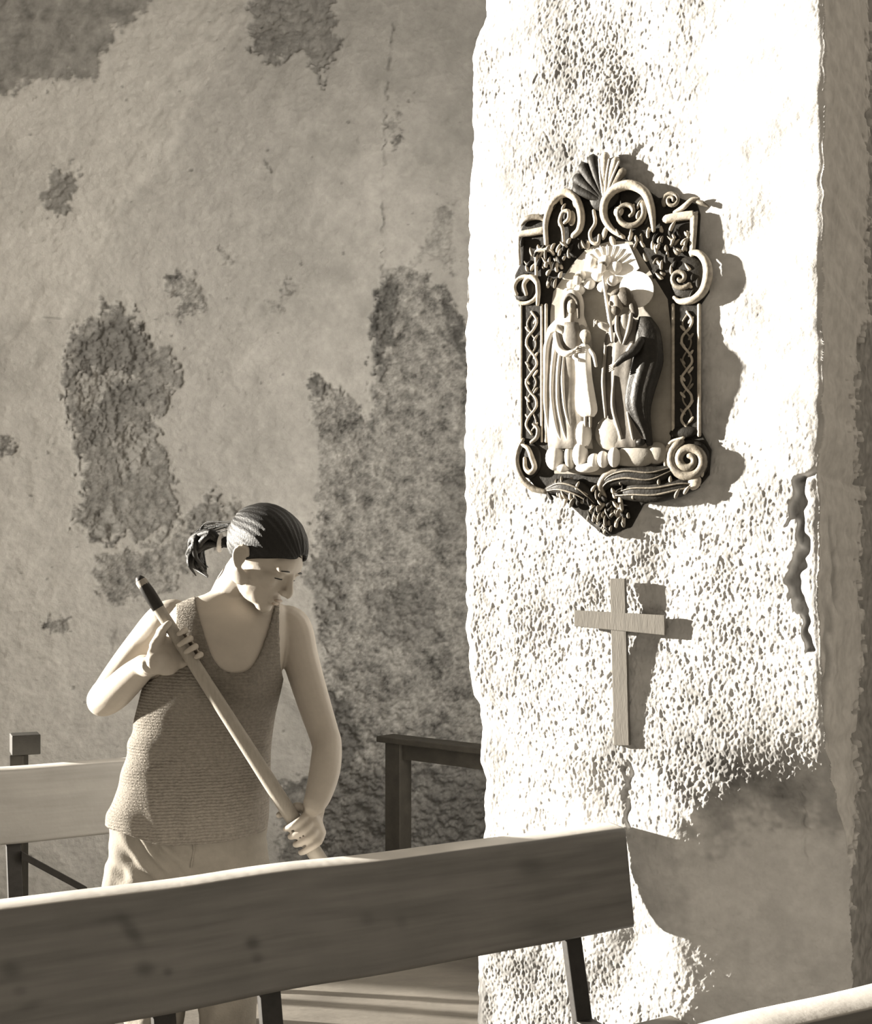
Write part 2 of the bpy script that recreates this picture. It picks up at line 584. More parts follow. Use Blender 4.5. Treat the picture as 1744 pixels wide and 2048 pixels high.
# ------------------------------------------------------------------ pillar
def build_pillar():
    zs = np.concatenate([np.linspace(0, 0.18, 14)[:-1], np.linspace(0.18, 3.14, 1040), np.linspace(3.14, 3.7, 12)[1:]])
    left = [(-200, 968), (0, 968), (45, 966), (75, 950), (110, 942), (200, 942), (300, 944), (400, 938), (500, 934), (600, 930), (900, 929),
            (1200, 931), (1340, 936), (1390, 945), (1410, 956), (1500, 961), (1590, 967), (1700, 966), (1850, 958), (1950, 954), (2300, 952)]
    right = [(-200, 1653), (0, 1653), (300, 1650), (700, 1648), (870, 1647), (915, 1640), (945, 1632), (960, 1641), (1200, 1640), (1300, 1644), (1500, 1650),
             (1640, 1660), (1760, 1678), (2300, 1690)]

    def edge(tab):
        u, z = zip(*[pil_uz(x, y) for y, x in tab])
        o = np.argsort(z)
        return np.interp(zs, np.array(z)[o], np.array(u)[o])
    uL, uR = edge(left), edge(right)
    uL += 0.0022 * T[1](zs, zs * 0 + 3.1, 0.08) + 0.0006 * T[2](zs, zs * 0 + 1.1, 0.03)
    uR += 0.0016 * T[3](zs, zs * 0 + 2.1, 0.07)
    nf = 440
    q = np.linspace(0, 1, nf)
    WL, WR = 1.3, 1.7
    sl = np.linspace(1, 0, 26)[:-1] ** 1.6 * WL
    sr = np.linspace(0, 1, 86)[1:] ** 1.2 * WR
    nz = len(zs)
    S = np.concatenate([np.broadcast_to(uL[:, None] - sl[None], (nz, len(sl))),
                        uL[:, None] + (uR - uL)[:, None] * q[None],
                        uR[:, None] + sr[None]], 1)
    Z = np.broadcast_to(zs[:, None], S.shape)
    # base point, with rounded corners
    rc = 0.012
    U = np.clip(S, uL[:, None], uR[:, None])
    over = np.where(S < uL[:, None], uL[:, None] - S, np.where(S > uR[:, None], S - uR[:, None], 0))
    # the lower right of the face is worn back towards the corner
    dep = F_PX / 2.86
    pyz = HY + (HC - zs) * dep
    u0 = np.array([pil_uz(x, 0)[0] for x in np.interp(pyz, [1380, 1560, 1680, 1900, 2300], [1570, 1450, 1352, 1345, 1360])])
    kz = smooth01(pyz, 1380, 1660) * 0.40
    wear_f = lambda uu: kz[:, None] * 0.5 * ((uu - u0[:, None]) + np.sqrt((uu - u0[:, None]) ** 2 + 0.03 ** 2))
    WE = kz * 0.5 * ((uR - u0) + np.sqrt((uR - u0) ** 2 + 0.03 ** 2))
    over = np.where(S > uR[:, None], WE[:, None] + over * ((WR - WE) / WR)[:, None], np.where(over > 0, over, wear_f(U)))
    onface = (S >= uL[:, None]) & (S <= uR[:, None])
    B = PQ[None, None, :2] + U[..., None] * PT[:2] - over[..., None] * PN[:2]
    eL = np.abs(S - uL[:, None]); eR = np.abs(S - uR[:, None])
    nx = np.broadcast_to(PN[:2], B.shape).copy()
    nx = np.where((S < uL[:, None])[..., None], -PT[:2], nx)
    nx = np.where((S > uR[:, None])[..., None], PT[:2], nx)
    for e, sgn in ((eL, -1), (eR, 1)):
        w = np.exp(-(e / rc) ** 2)[..., None]
        diag = (PN[:2] + sgn * PT[:2]) / math.sqrt(2)
        B = B - diag * w * rc * 0.45
    px = CX + B[..., 0] / B[..., 1] * F_PX
    py = HY + (HC - Z) / B[..., 1] * F_PX
    face = onface.astype(float)
    side = 1 - face
    wx = px + 14 * fbm(S, Z, 0.16, 1, 4, 0.7)
    wy = py + 14 * fbm(S + 5, Z, 0.16, 3, 4, 0.7)
    # how rough the render is
    rough = np.full_like(S, 0.55)
    rough += 0.55 * blob(wx, wy, 1200, 170, 130, 190) + 0.55 * blob(wx, wy, 1230, 1280, 330, 320)
    rough += 0.25 * blob(wx, wy, 1480, 1350, 170, 260)
    rough += 0.6 * blob(wx, wy, 1480, 1560, 200, 70) + 0.7 * blob(wx, wy, 1110, 2000, 190, 130)
    rough -= 0.75 * blob(wx, wy, 1530, 230, 150, 230) + 0.6 * blob(wx, wy, 975, 760, 55, 260)
    rough -= 0.6 * blob(wx, wy, 1590, 640, 110, 240) + 0.8 * blob(wx, wy, 1560, 1850, 260, 220)
    rough -= 0.4 * blob(wx, wy, 990, 1500, 60, 160) + 0.3 * blob(wx, wy, 1000, 380, 60, 160)
    rough -= 0.55 * blob(wx, wy, 1040, 30, 60, 60)
    rough = np.clip(rough, 0.05, 1.35)
    # elongated pits of the roughcast
    n1 = T[0](S + 0.15 * Z, Z, 0.019, 0.036) + 0.7 * T[7](S, Z, 0.010, 0.020) + 0.6 * T[5](S, Z, 0.055, 0.075)
    n2 = T[2](S, Z, 0.010, 0.017)
    pits = -np.clip(n1 - 1.0, 0, 1.3) * 0.0025 + 0.00025 * n1
    lumps = 0.00034 * n2 + 0.0004 * fbm(S, Z, 0.024, 3, 3, 0.8)
    inner = smooth01(np.minimum(eL, eR), 0.004, 0.03)
    depth = (pits + lumps) * rough * face * inner
    depth += face * 0.0038 * fbm(S, Z, 0.40, 4, 2, 0.5)
    depth += face * 0.0005 * fbm(S + 3, Z, 0.09, 6, 3, 0.6) * inner
    depth += side * (0.003 * fbm(S, Z, 0.3, 4, 3, 0.6) + 0.0005 * fbm(S, Z, 0.05, 2, 3, 0.7))
    # whitewashed base colour, darker stains where the render is dirty
    dirt = fbm(S, Z, 0.22, 5, 4, 0.65)
    tone = 0.515 + 0.045 * dirt
    tone -= 0.07 * rough
    tone += 0.10 * blob(wx, wy, 1560, 300, 130, 300) + 0.06 * blob(wx, wy, 970, 700, 60, 300)
    tone -= 0.10 * blob(wx, wy, 1160, 120, 140, 110) + 0.12 * blob(wx, wy, 1150, 330, 140, 90)
    tone -= 0.20 * blob(wx, wy, 1450, 1545, 230, 75) + 0.10 * blob(wx, wy, 1440, 1420, 120, 80)
    tone -= 0.16 * blob(wx, wy, 1080, 1960, 170, 110)
    # lower smooth repair
    rep = smooth01(wy - 0.10 * (1650 - wx) - 1640 + 40 * dirt * 0.4, -25, 25) * smooth01(wx, 1330, 1400) * face
    tone = tone * (1 - rep) + rep * (0.60 + 0.03 * dirt)
    depth = depth * (1 - 0.6 * rep) + 0.004 * rep + rep * (0.0009 * fbm(S, Z, 0.05, 2, 4, 0.75))
    # stone chips in the crumbled band
    band = blob(wx, wy, 1490, 1560, 190, 50) * face
    n3 = T[6](S, Z, 0.032)
    depth += band * (np.clip(n3, -1.5, 1.0) * 0.0018 - 0.0022 * np.clip(T[1](S, Z, 0.016) , 0, 2))
    # broken arris at the right, with a shadow gap
    jit = 4 * T[3](S, Z, 0.05)
    gap = dist_line(px + jit, py, [(1602, 958), (1600, 1000), (1594, 1040), (1608, 1075), (1606, 1105), (1588, 1150), (1592, 1190), (1612, 1225), (1618, 1300)])
    wgap = np.interp(py, [950, 1000, 1080, 1150, 1230, 1300], [7, 14, 9, 14, 8, 4])
    g = np.exp(-(gap / wgap) ** 4) * face
    depth -= 0.020 * g
    tone = tone * (1 - 0.55 * g)
    g2 = np.exp(-(dist_line(px, py, [(1600, 958), (1634, 944)]) / 5) ** 2) * face
    depth -= 0.012 * g2
    cr = np.exp(-(dist_line(px + jit, py, [(1256, 1530), (1254, 1600), (1252, 1660)]) / 5) ** 2) * face
    depth -= 0.010 * cr
    cr2 = np.exp(-(dist_line(px + jit, py, [(1290, 290), (1262, 330), (1190, 300)]) / 4) ** 2) * face
    depth -= 0.005 * cr2
    chunk = blob(px, py, 1270, 1885, 40, 28) * face
    depth -= 0.016 * chunk
    # lower right: plaster edge
    lowr = np.exp(-(dist_line(px + jit, py, [(1608, 1590), (1612, 1640), (1606, 1720)]) / 4) ** 2) * face
    depth -= 0.008 * lowr
    # shaded return: plaster with a bare strip further back
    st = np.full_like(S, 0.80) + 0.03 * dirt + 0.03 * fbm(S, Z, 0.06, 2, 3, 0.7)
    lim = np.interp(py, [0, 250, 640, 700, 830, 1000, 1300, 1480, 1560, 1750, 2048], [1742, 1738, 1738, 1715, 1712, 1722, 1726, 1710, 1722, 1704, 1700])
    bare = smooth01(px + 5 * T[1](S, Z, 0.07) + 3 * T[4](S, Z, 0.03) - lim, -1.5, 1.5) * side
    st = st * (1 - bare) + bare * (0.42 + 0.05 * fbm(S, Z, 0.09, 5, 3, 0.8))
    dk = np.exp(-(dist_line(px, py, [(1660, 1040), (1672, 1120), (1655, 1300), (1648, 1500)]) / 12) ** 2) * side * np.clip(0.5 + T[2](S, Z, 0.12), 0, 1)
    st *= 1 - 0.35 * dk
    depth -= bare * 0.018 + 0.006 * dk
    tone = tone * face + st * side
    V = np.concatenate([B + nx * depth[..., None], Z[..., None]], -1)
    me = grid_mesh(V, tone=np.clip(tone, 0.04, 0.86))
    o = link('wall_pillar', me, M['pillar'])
    tag(o, 'broad roughcast pillar with a sunlit white front face', 'pillar', kind='structure')


build_pillar()


# ------------------------------------------------------------------ benches
def bench(E, length, label, posts, knots=(), fine=True, seat=True, group='pine church benches', base=0.130):
    """E: front top corner of the right end; posts: distances from the right end"""
    root = empty('church_bench', (*(E[:2] - BT[:2] * length / 2), 0), label, 'bench', group)
    n_s = 520 if fine else 120
    # cross-section (n towards the camera, z)
    sec = [(0.035, 0.572), (0.0375, 0.580), (0.003, 0.812), (-0.001, 0.8195), (-0.006, 0.8215), (-0.066, 0.8250), (-0.072, 0.823), (-0.075, 0.817),
           (-0.030, 0.580), (-0.026, 0.573)]
    pts = []
    for i in range(len(sec)):
        a = np.array(sec[i]); b = np.array(sec[(i + 1) % len(sec)])
        k = 60 if i == 1 else 1
        for t in range(k):
            pts.append(a + (b - a) * t / k)
    pts = np.array(pts)
    s = np.linspace(0, length, n_s)
    Sg, Ng = np.meshgrid(s, np.arange(len(pts)), indexing='ij')
    n = pts[:, 0][Ng]; z = pts[:, 1][Ng]
    V = E[None, None] - BT * Sg[..., None] + BN * n[..., None]
    V = V.copy()
    V[..., 2] = z
    # wobble of the sawn edge
    V[..., 2] += 0.0012 * T[1](Sg, Ng * 0.0, 0.5)
    grain = fbm(Sg, z * 12, 0.9, 3, 4, 0.6)
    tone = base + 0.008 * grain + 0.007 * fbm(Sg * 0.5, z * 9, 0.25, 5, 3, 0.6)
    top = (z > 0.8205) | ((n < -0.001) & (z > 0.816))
    tone = np.where(top, 0.60 + 0.04 * T[2](Sg, Ng * 1.0, 0.12), tone)  # top faces coloured far paler than the front, standing in for sunlight on them
    px, py = project(V)
    for (kx, ky, rx, ry, ang, dk) in knots:
        c, sn = math.cos(ang), math.sin(ang)
        dx, dy = px - kx, py - ky
        e = ((dx * c + dy * sn) / rx) ** 2 + ((-dx * sn + dy * c) / ry) ** 2
        front = (np.arange(len(pts)) < 62)[None, :]
        tone = np.where(front, tone * (1 - dk * np.exp(-e ** 1.5)), tone)
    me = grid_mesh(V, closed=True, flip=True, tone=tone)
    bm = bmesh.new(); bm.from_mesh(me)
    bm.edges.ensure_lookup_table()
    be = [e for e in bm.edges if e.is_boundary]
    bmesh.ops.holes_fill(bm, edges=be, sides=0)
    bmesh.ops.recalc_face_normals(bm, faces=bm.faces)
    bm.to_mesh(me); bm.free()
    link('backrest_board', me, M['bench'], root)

    def at(sv, nv, zv):
        v = E - BT * sv + BN * nv
        return np.array((v[0], v[1], zv))
    hw = 0.024
    for sv in posts:
        g = box_pts([at(sv + hw, 0.150, 0), at(sv - hw, 0.150, 0), at(sv - hw, 0.128, 0), at(sv + hw, 0.128, 0),
                     at(sv + hw, -0.005, 0.66), at(sv - hw, -0.005, 0.66), at(sv - hw, -0.030, 0.66), at(sv + hw, -0.030, 0.66)])
        bevel(mk('post', g, M['steel'], root, False), 0.003)
        if seat:
            g = box_pts([at(sv + hw, 0.52, 0), at(sv - hw, 0.52, 0), at(sv - hw, 0.49, 0), at(sv + hw, 0.49, 0),
                         at(sv + hw, 0.50, 0.375), at(sv - hw, 0.50, 0.375), at(sv - hw, 0.47, 0.375), at(sv + hw, 0.47, 0.375)])
            bevel(mk('front_leg', g, M['steel'], root, False), 0.003)
            g = box_pts([at(sv + hw, 0.52, 0.345), at(sv - hw, 0.52, 0.345), at(sv - hw, 0.05, 0.345), at(sv + hw, 0.05, 0.345),
                         at(sv + hw, 0.52, 0.375), at(sv - hw, 0.52, 0.375), at(sv - hw, 0.045, 0.375), at(sv + hw, 0.045, 0.375)])
            bevel(mk('seat_bearer', g, M['steel'], root, False), 0.003)
    if seat:
        g = box_pts([at(length, 0.56, 0.375), at(0.02, 0.56, 0.375), at(0.02, 0.20, 0.375), at(length, 0.20, 0.375),
                     at(length, 0.56, 0.405), at(0.02, 0.56, 0.405), at(0.02, 0.20, 0.405), at(length, 0.20, 0.405)])
        bevel(mk('seat', g, M['seat'], root, False), 0.006, 3)
    return root, at


def s_at(E, px):
    """distance from the right end at which the bench line crosses column px"""
    k = (px - CX) / F_PX
    return (E[0] - k * E[1]) / (BT[0] - k * BT[1])


KN = [(262, 1862, 38, 15, 0.95, 0.45), (225, 1838, 40, 12, -0.2, 0.22), (22, 1940, 22, 18, 0, 0.40), (290, 1938, 20, 16, 0, 0.45), (336, 1944, 10, 9, 0, 0.40),
      (505, 1886, 15, 13, 0, 0.50), (515, 1916, 13, 11, 0, 0.35), (40, 1982, 14, 10, 0, 0.25), (60, 2012, 26, 9, -0.3, 0.25), (1060, 1732, 30, 20, 0, 0.30),
      (735, 1838, 14, 14, 0, 0.22), (803, 1843, 12, 14, 0, 0.20), (1090, 1852, 40, 16, -0.2, 0.20), (700, 1760, 60, 14, -0.13, 0.12)]
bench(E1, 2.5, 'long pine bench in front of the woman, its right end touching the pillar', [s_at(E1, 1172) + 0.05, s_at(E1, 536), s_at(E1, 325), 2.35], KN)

e2 = P(0, 1542, 3.95)
E2 = e2 + BT * 0.80
E2[2] = Z_TOP
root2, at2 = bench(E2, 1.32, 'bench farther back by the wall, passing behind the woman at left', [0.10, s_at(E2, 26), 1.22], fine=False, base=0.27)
# diagonal brace of the far bench
sb = s_at(E2, 26)
mk('brace', box_pts([at2(sb - 0.02, 0.05, 0.52), at2(sb - 0.02, 0.03, 0.52), at2(sb - 0.02, 0.03, 0.545), at2(sb - 0.02, 0.05, 0.545),
                     at2(sb - 0.24, 0.05, 0.37), at2(sb - 0.24, 0.03, 0.37), at2(sb - 0.24, 0.03, 0.395), at2(sb - 0.24, 0.05, 0.395)]), M['steel'], root2, False)

e3 = P(1744, 2018, (HC - Z_TOP) * F_PX / (2018 - HY))
E3 = e3 + BT * 0.75
E3[2] = Z_TOP
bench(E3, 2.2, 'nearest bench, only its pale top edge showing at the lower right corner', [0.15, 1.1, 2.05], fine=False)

# ------------------------------------------------------------------ post behind the far bench
c = P(50, 1487, 4.22)
root = empty('square_post', (c[0] - 0.03, c[1], 0), 'dark square-capped post standing behind the far bench at the left edge', 'post')
bevel(mk('stem', obox((c[0] - 0.022, c[1], c[2] / 2 - 0.02), ((0.026, 0, 0), (0, 0.026, 0), (0, 0, c[2] / 2 - 0.02))), M['dark_wood'], root, False), 0.003)
bevel(mk('cap', obox((c[0], c[1], c[2]), ((0.0445, 0.021, 0), (-0.021, 0.0445, 0), (0, 0, 0.036))), M['post_cap'], root, False), 0.003)

# ------------------------------------------------------------------ rail by the wall
TA = math.radians(41)
TT = np.array((math.cos(TA), -math.sin(TA), 0)); TW = np.array((math.sin(TA), math.cos(TA), 0))
t0 = P(752, 1472, 4.6)
zt = t0[2]
tl, tw = 0.80, 0.10
root = empty('wooden_rail', (*(t0 + TT * tl / 2 + TW * tw / 2)[:2], 0), 'low dark wooden rail on square legs by the wall, half hidden behind the pillar', 'rail')


def tp(a, b, z):
    v = t0 + TT * a + TW * b
    return np.array((v[0], v[1], z))


def tbox(a0, a1, b0, b1, z0, z1):
    return box_pts([tp(a0, b0, z0), tp(a1, b0, z0), tp(a1, b1, z0), tp(a0, b1, z0), tp(a0, b0, z1), tp(a1, b0, z1), tp(a1, b1, z1), tp(a0, b1, z1)])


bevel(mk('top_rail', tbox(0, tl, 0, tw, zt - 0.024, zt), M['dark_wood'], root, False), 0.004)
for a in (0.035, tl - 0.115):
    for b in (0.015,):
        bevel(mk('leg', tbox(a, a + 0.08, b, b + 0.07, 0, zt - 0.024), M['dark_wood'], root, False), 0.003)
mk('apron', tbox(0.115, tl - 0.115, 0.03, 0.05, zt - 0.085, zt - 0.024), M['dark_wood'], root, False)

# ------------------------------------------------------------------ wall cross
root = empty('wall_cross', tuple(R(1243, 1490, 0.0)), 'plain wooden cross fixed to the pillar below the carved relief', 'cross')


def slab(corners, d0, d1):
    """corners: four (px,py); d0/d1 back and front depth, each a list of four"""
    return box_pts([R(x, y, d) for (x, y), d in zip(corners, d0)] + [R(x, y, d) for (x, y), d in zip(corners, d1)])


def dd(py):
    return 0.001 + 0.016 * (1490 - py) / 330.0


vc = [(1231, 1490), (1262, 1490), (1258, 1157), (1228, 1157)]
bevel(mk('upright', slab(vc, [dd(y) for _, y in vc], [dd(y) + 0.013 for _, y in vc]), M['cross'], root, False), 0.0015)
hc = [(1156, 1252), (1337, 1270), (1336, 1230), (1156, 1220)]
bevel(mk('crossbar', slab(hc, [dd(1240) + 0.001] * 4, [dd(1240) + 0.0145] * 4), M['cross'], root, False), 0.0015)
# ------------------------------------------------------------------ carved relief on the pillar
def build_relief():
    root = empty('carved_relief', tuple(globals()['R'](1225, 1075, 0.0)), 'ornate carved relief of a robed holy family in a scrolled frame on the pillar', 'relief')
    up = np.array((0, 0, 1.0))
    DS = [0.62]                                     # depth of the carving
    R0 = globals()['R']

    def R(x, y, d=0.0):
        return R0(x, y, d * DS[0])

    K = 0.00132                                     # metres per pixel on the pillar face

    def spath(pts, n=6):
        """pts: (px,py,d)"""
        return np.array([R(*q) for q in crom(pts, n)])

    def rod(pts, rad, n=8, flat=1.0, res=6):
        return tube(spath(pts, res), np.array(rad) * K if not np.isscalar(rad) else rad * K, n, flat, ref=PN)

    def spiral(cx, cy, r0, r1, a0, turns, d, n=26, sy=1.0, lift=0.0):
        out = []
        for i in range(n):
            t = i / (n - 1)
            r = r0 + (r1 - r0) * t ** 0.85
            a = a0 + turns * 2 * PI * t
            out.append((cx + r * math.cos(a), cy + r * sy * math.sin(a), d + lift * t))
        return np.array([R(*q) for q in out])

    def ell(cx, cy, rx, ry, d, dz, tilt=0.0, nu=12, nv=8):
        c_, s_ = math.cos(tilt), math.sin(tilt)
        ax = PT * c_ * rx * K - up * s_ * rx * K
        ay = PT * s_ * ry * K + up * c_ * ry * K
        return ellipsoid(R(cx, cy, d), (ax, PN * dz * DS[0], ay), nu, nv)

    def plate(poly, d0, d1, inset=0.0):
        n = len(poly)
        V = [R(x, y, d0) for x, y in poly] + [R(x, y, d1) for x, y in poly]
        Fc = [tuple(range(n)), tuple(range(2 * n - 1, n - 1, -1))]
        for i in range(n):
            j = (i + 1) % n
            Fc.append((i, i + n, j + n, j))
        return V, Fc

    def loft(rings, n=28, folds=0, amp=0.0, phase=0.0):
        """rings: (px,py,half-width px,d centre,half-depth m)"""
        rg = crom(rings, 4)
        V, Fc = [], []
        for j, (cx, cy, hw, dc, hd) in enumerate(rg):
            for i in range(n):
                a = 2 * PI * i / n
                k = 1 + amp * math.cos(folds * a + phase + 0.5 * math.sin(j * 0.35)) * min(1.0, j / (0.35 * len(rg)))
                V.append(R(cx + hw * k * math.cos(a), cy, dc + hd * k * math.sin(a)))
        m = len(rg)
        for j in range(m - 1):
            for i in range(n):
                p, q = j * n + i, j * n + (i + 1) % n
                Fc.append((p, q, q + n, p + n))
        Fc.append(tuple(range(n - 1, -1, -1))); Fc.append(tuple(range((m - 1) * n, m * n)))
        return V, Fc

    # --- backing
    outline = [(1041, 470), (1052, 442), (1092, 428), (1105, 402), (1140, 384), (1158, 386), (1162, 352), (1190, 326), (1215, 318), (1240, 333),
               (1250, 368), (1290, 376), (1320, 398), (1345, 392), (1396, 410), (1402, 430), (1398, 500), (1420, 530), (1420, 585), (1402, 612),
               (1405, 865), (1424, 900), (1420, 950), (1396, 978), (1340, 998), (1290, 1008), (1265, 1055), (1215, 1074), (1182, 1048), (1130, 1000),
               (1078, 980), (1042, 938), (1040, 898), (1047, 872), (1044, 625), (1030, 590), (1032, 552), (1044, 528)]
    bevel(mk('backing', plate(outline, 0.0, 0.016), M['frame_dark'], root, False), 0.003)
    niche = [(1104, 625), (1110, 585), (1148, 530), (1178, 497), (1225, 484), (1268, 486), (1296, 532), (1338, 600), (1345, 660), (1346, 862),
             (1338, 925), (1250, 952), (1112, 948), (1102, 880)]
    bevel(mk('niche_panel', plate(niche, 0.0155, 0.0185), M['relief_back'], root, False), 0.001)

    # --- pilasters with rails and vine
    for (xl, xr, y0, y1) in ((1044, 1100, 612, 884), (1346, 1405, 612, 872)):
        pil = mk('pilaster', plate([(xl, y0), (xr, y0), (xr, y1), (xl, y1)], 0.0155, 0.022), M['frame_dark'], root, False)
        for x, rr in (((xl + 3, 2.6), (xr - 3, 3.6), (xr - 12, 2.6)) if xl < 1200 else ((xl + 4, 3.6), (xr - 3, 4.0))):
            mk('rail', rod([(x, y0, 0.024), (x, (y0 + y1) / 2, 0.025), (x, y1, 0.024)], rr, 6), M['gilt'], pil)
        xm = (xl + xr) / 2 - (4 if xl < 1200 else -2)
        vine = [(xm + 11 * math.sin(t * 1.35), y0 + 14 + (y1 - y0 - 28) * t / 14, 0.026) for t in range(15)]
        mk('vine', rod(vine, 2.8, 6, res=4), M['gilt'], pil)
        vine2 = [(xm - 9 * math.sin(t * 1.35), y0 + 20 + (y1 - y0 - 40) * t / 14, 0.024) for t in range(15)]
        mk('vine', rod(vine2, 2.0, 6, res=4), M['gilt_dull'], pil)
        for t in range(1, 14):
            s = 1 if t % 2 else -1
            yy = y0 + 14 + (y1 - y0 - 28) * t / 14
            mk('vine_leaf', ell(xm + s * 8, yy, 3.2, 8.5, 0.026, 0.004, s * 0.7, 8, 6), M['gilt'] if t % 3 else M['gilt_dull'], pil)

    # --- C scrolls
    def scroll(geo, mat='gilt', name='scroll'):
        return mk(name, geo, M[mat], root)
    scroll(rod([(1098, 494, .026), (1097, 450, .030), (1110, 412, .034), (1135, 391, .036), (1158, 402, .036), (1169, 435, .036), (1165, 462, .034), (1152, 476, .032)],
               [5, 6, 8, 9, 8.5, 8, 7, 6], 10))
    scroll([rod([(1133, 492, .028), (1131, 462, .032), (1126, 448, .034), (1132, 430, .035), (1143, 428, .035), (1143, 442, .034), (1135, 450, .033)], [3, 4, 4.5, 5, 5, 4.5, 4], 8)], 'gilt')
    scroll(rod([(1252, 478, .026), (1228, 462, .030), (1214, 436, .034), (1218, 405, .037), (1240, 382, .039), (1270, 376, .040), (1297, 392, .040), (1309, 425, .038), (1313, 466, .034)],
               [4, 6, 8, 9.5, 10, 10, 9, 8, 4], 10))
    scroll(tube(spiral(1262, 430, 34, 8, -0.6, 1.25, 0.028, lift=0.012), np.array([7, 6, 5, 4]) * K, 8, ref=PN), 'gilt_dull')
    scroll(ell(1243, 428, 11, 11, 0.034, 0.010), 'gilt', 'rosette')
    scroll(ell(1148, 440, 9, 16, 0.026, 0.006), 'gilt_dull', 'rosette')
    # small rosette and leaf at the right shoulder
    scroll(tube(spiral(1348, 405, 18, 4, 2.6, 1.6, 0.026, lift=0.008), np.array([4.5, 4, 3.5]) * K, 8, ref=PN), 'gilt_dull')
    scroll(rod([(1352, 428, .026), (1372, 418, .030), (1388, 404, .030), (1402, 400, .026)], [3, 6, 5, 2], 8, 0.6), 'gilt', 'leaf')
    scroll(rod([(1390, 404, .024), (1408, 410, .026), (1420, 416, .022)], [3, 5, 2], 8, 0.6), 'gilt_dull', 'leaf')
    # shoulders
    scroll(rod([(1336, 442, .028), (1362, 437, .028), (1390, 434, .028), (1392, 436, .028), (1391, 470, .028), (1388, 512, .026)], [9, 9, 9, 8, 7, 6], 8, 0.7), 'gilt', 'shoulder_rail')
    scroll(rod([(1092, 464, .028), (1070, 468, .028), (1046, 472, .028), (1044, 476, .028), (1043, 500, .028), (1044, 530, .026)], [8, 8, 7, 5, 4, 4], 8, 0.7), 'gilt', 'shoulder_rail')
    scroll(rod([(1048, 452, .026), (1062, 440, .030), (1084, 438, .028), (1096, 446, .026)], [4, 7, 6, 3], 8, 0.7), 'gilt_dull', 'leaf')
    scroll(rod([(1078, 560, .028), (1078, 520, .028), (1080, 506, .028), (1104, 503, .028), (1112, 512, .026)], [3.5, 4.5, 5, 5, 3], 8, 0.8), 'gilt', 'shoulder_rail')
    # side volutes
    scroll(tube(spiral(1056, 580, 31, 20, 2.2, -0.95, 0.026, lift=0.006), np.array([4, 5, 5, 4]) * K, 8, ref=PN))
    scroll(rod([(1058, 592, .028), (1054, 572, .030), (1066, 558, .034), (1080, 566, .035), (1083, 588, .034), (1081, 612, .030)], [4, 5, 6, 6, 5.5, 4], 8))
    scroll(ell(1052, 576, 24, 30, 0.020, 0.010), 'frame_dark', 'volute_disc')
    scroll(rod([(1386, 508, .028), (1404, 512, .034), (1418, 530, .037), (1421, 556, .038), (1412, 585, .036), (1392, 602, .032), (1366, 606, .028), (1352, 598, .026)], [5, 7, 8.5, 9.5, 9, 8, 6, 4], 10))
    scroll(ell(1378, 558, 36, 42, 0.020, 0.014), 'frame_dark', 'volute_disc')
    scroll(tube(spiral(1366, 560, 22, 4, 0.6, 1.3, 0.034, lift=0.004), np.array([5, 5, 4]) * K, 8, ref=PN), 'gilt_dull')
    # bottom volutes
    scroll(ell(1064, 922, 27, 38, 0.020, 0.012), 'frame_dark', 'volute_disc')
    scroll(rod([(1052, 880, .028), (1042, 902, .030), (1040, 930, .032), (1052, 960, .032), (1072, 978, .030), (1098, 985, .028)], [4, 5, 6, 7, 7, 5], 8), 'gilt_dull')
    scroll(rod([(1048, 890, .030), (1062, 898, .034), (1070, 916, .036), (1076, 936, .036), (1068, 946, .036), (1058, 938, .035), (1056, 918, .034)], [3, 5, 6, 6, 6, 5, 4], 8))
    scroll(rod([(1068, 886, .030), (1080, 876, .032), (1082, 860, .032), (1072, 850, .030)], [4, 5, 4.5, 3], 8), 'gilt_dull')
    scroll(ell(1384, 922, 40, 42, 0.022, 0.020), 'frame_dark', 'volute_disc')
    scroll(tube(spiral(1384, 922, 41, 8, -2.0, -1.9, 0.034, n=44, lift=0.014), np.array([9, 9.5, 9, 8, 6]) * K, 10, ref=PN), 'gilt_dull')
    scroll(rod([(1338, 948, .034), (1336, 915, .038), (1348, 888, .042), (1374, 878, .044)], [3, 4, 4, 3], 8))
    scroll(ell(1372, 866, 30, 12, 0.024, 0.014), 'frame_dark', 'volute_disc')
    scroll(ell(1394, 966, 13, 16, 0.036, 0.012, 0.5), 'gilt', 'leaf')
    scroll(ell(1410, 945, 4, 11, 0.040, 0.006), 'gilt', 'leaf')

    # --- shell crest: fan of lobes with ribs
    crest = mk('shell_crest', ell(1212, 400, 34, 26, 0.026, 0.016), M['frame_dark'], root)
    hub = np.array((1214, 408.0))
    for a, ln, w, mt in ((-2.72, 60, 13, 'frame_dark'), (-2.42, 70, 13, 'frame_dark'), (-2.12, 80, 13, 'frame_dark'), (-1.84, 88, 12, 'frame_dark'),
                         (-1.56, 90, 11, 'gilt'), (-1.30, 84, 10, 'gilt'), (-1.02, 70, 10, 'gilt_dull'), (-0.74, 58, 10, 'frame_dark')):
        tip = hub + ln * np.array((math.cos(a), math.sin(a)))
        midp = hub + ln * 0.55 * np.array((math.cos(a), math.sin(a)))
        mk('lobe', rod([(hub[0], hub[1], .030), (midp[0], midp[1], .036), (tip[0], tip[1], .032)], [4, w * 0.75, w], 8, 0.7), M[mt], crest)
    for a in (-1.68, -1.44, -1.20):
        tip = hub + 84 * np.array((math.cos(a), math.sin(a)))
        mk('rib', rod([(hub[0], hub[1], .036), ((hub[0] + tip[0]) / 2, (hub[1] + tip[1]) / 2, .044), (tip[0], tip[1], .040)], [2, 2.5, 2], 6), M['pale'], crest)
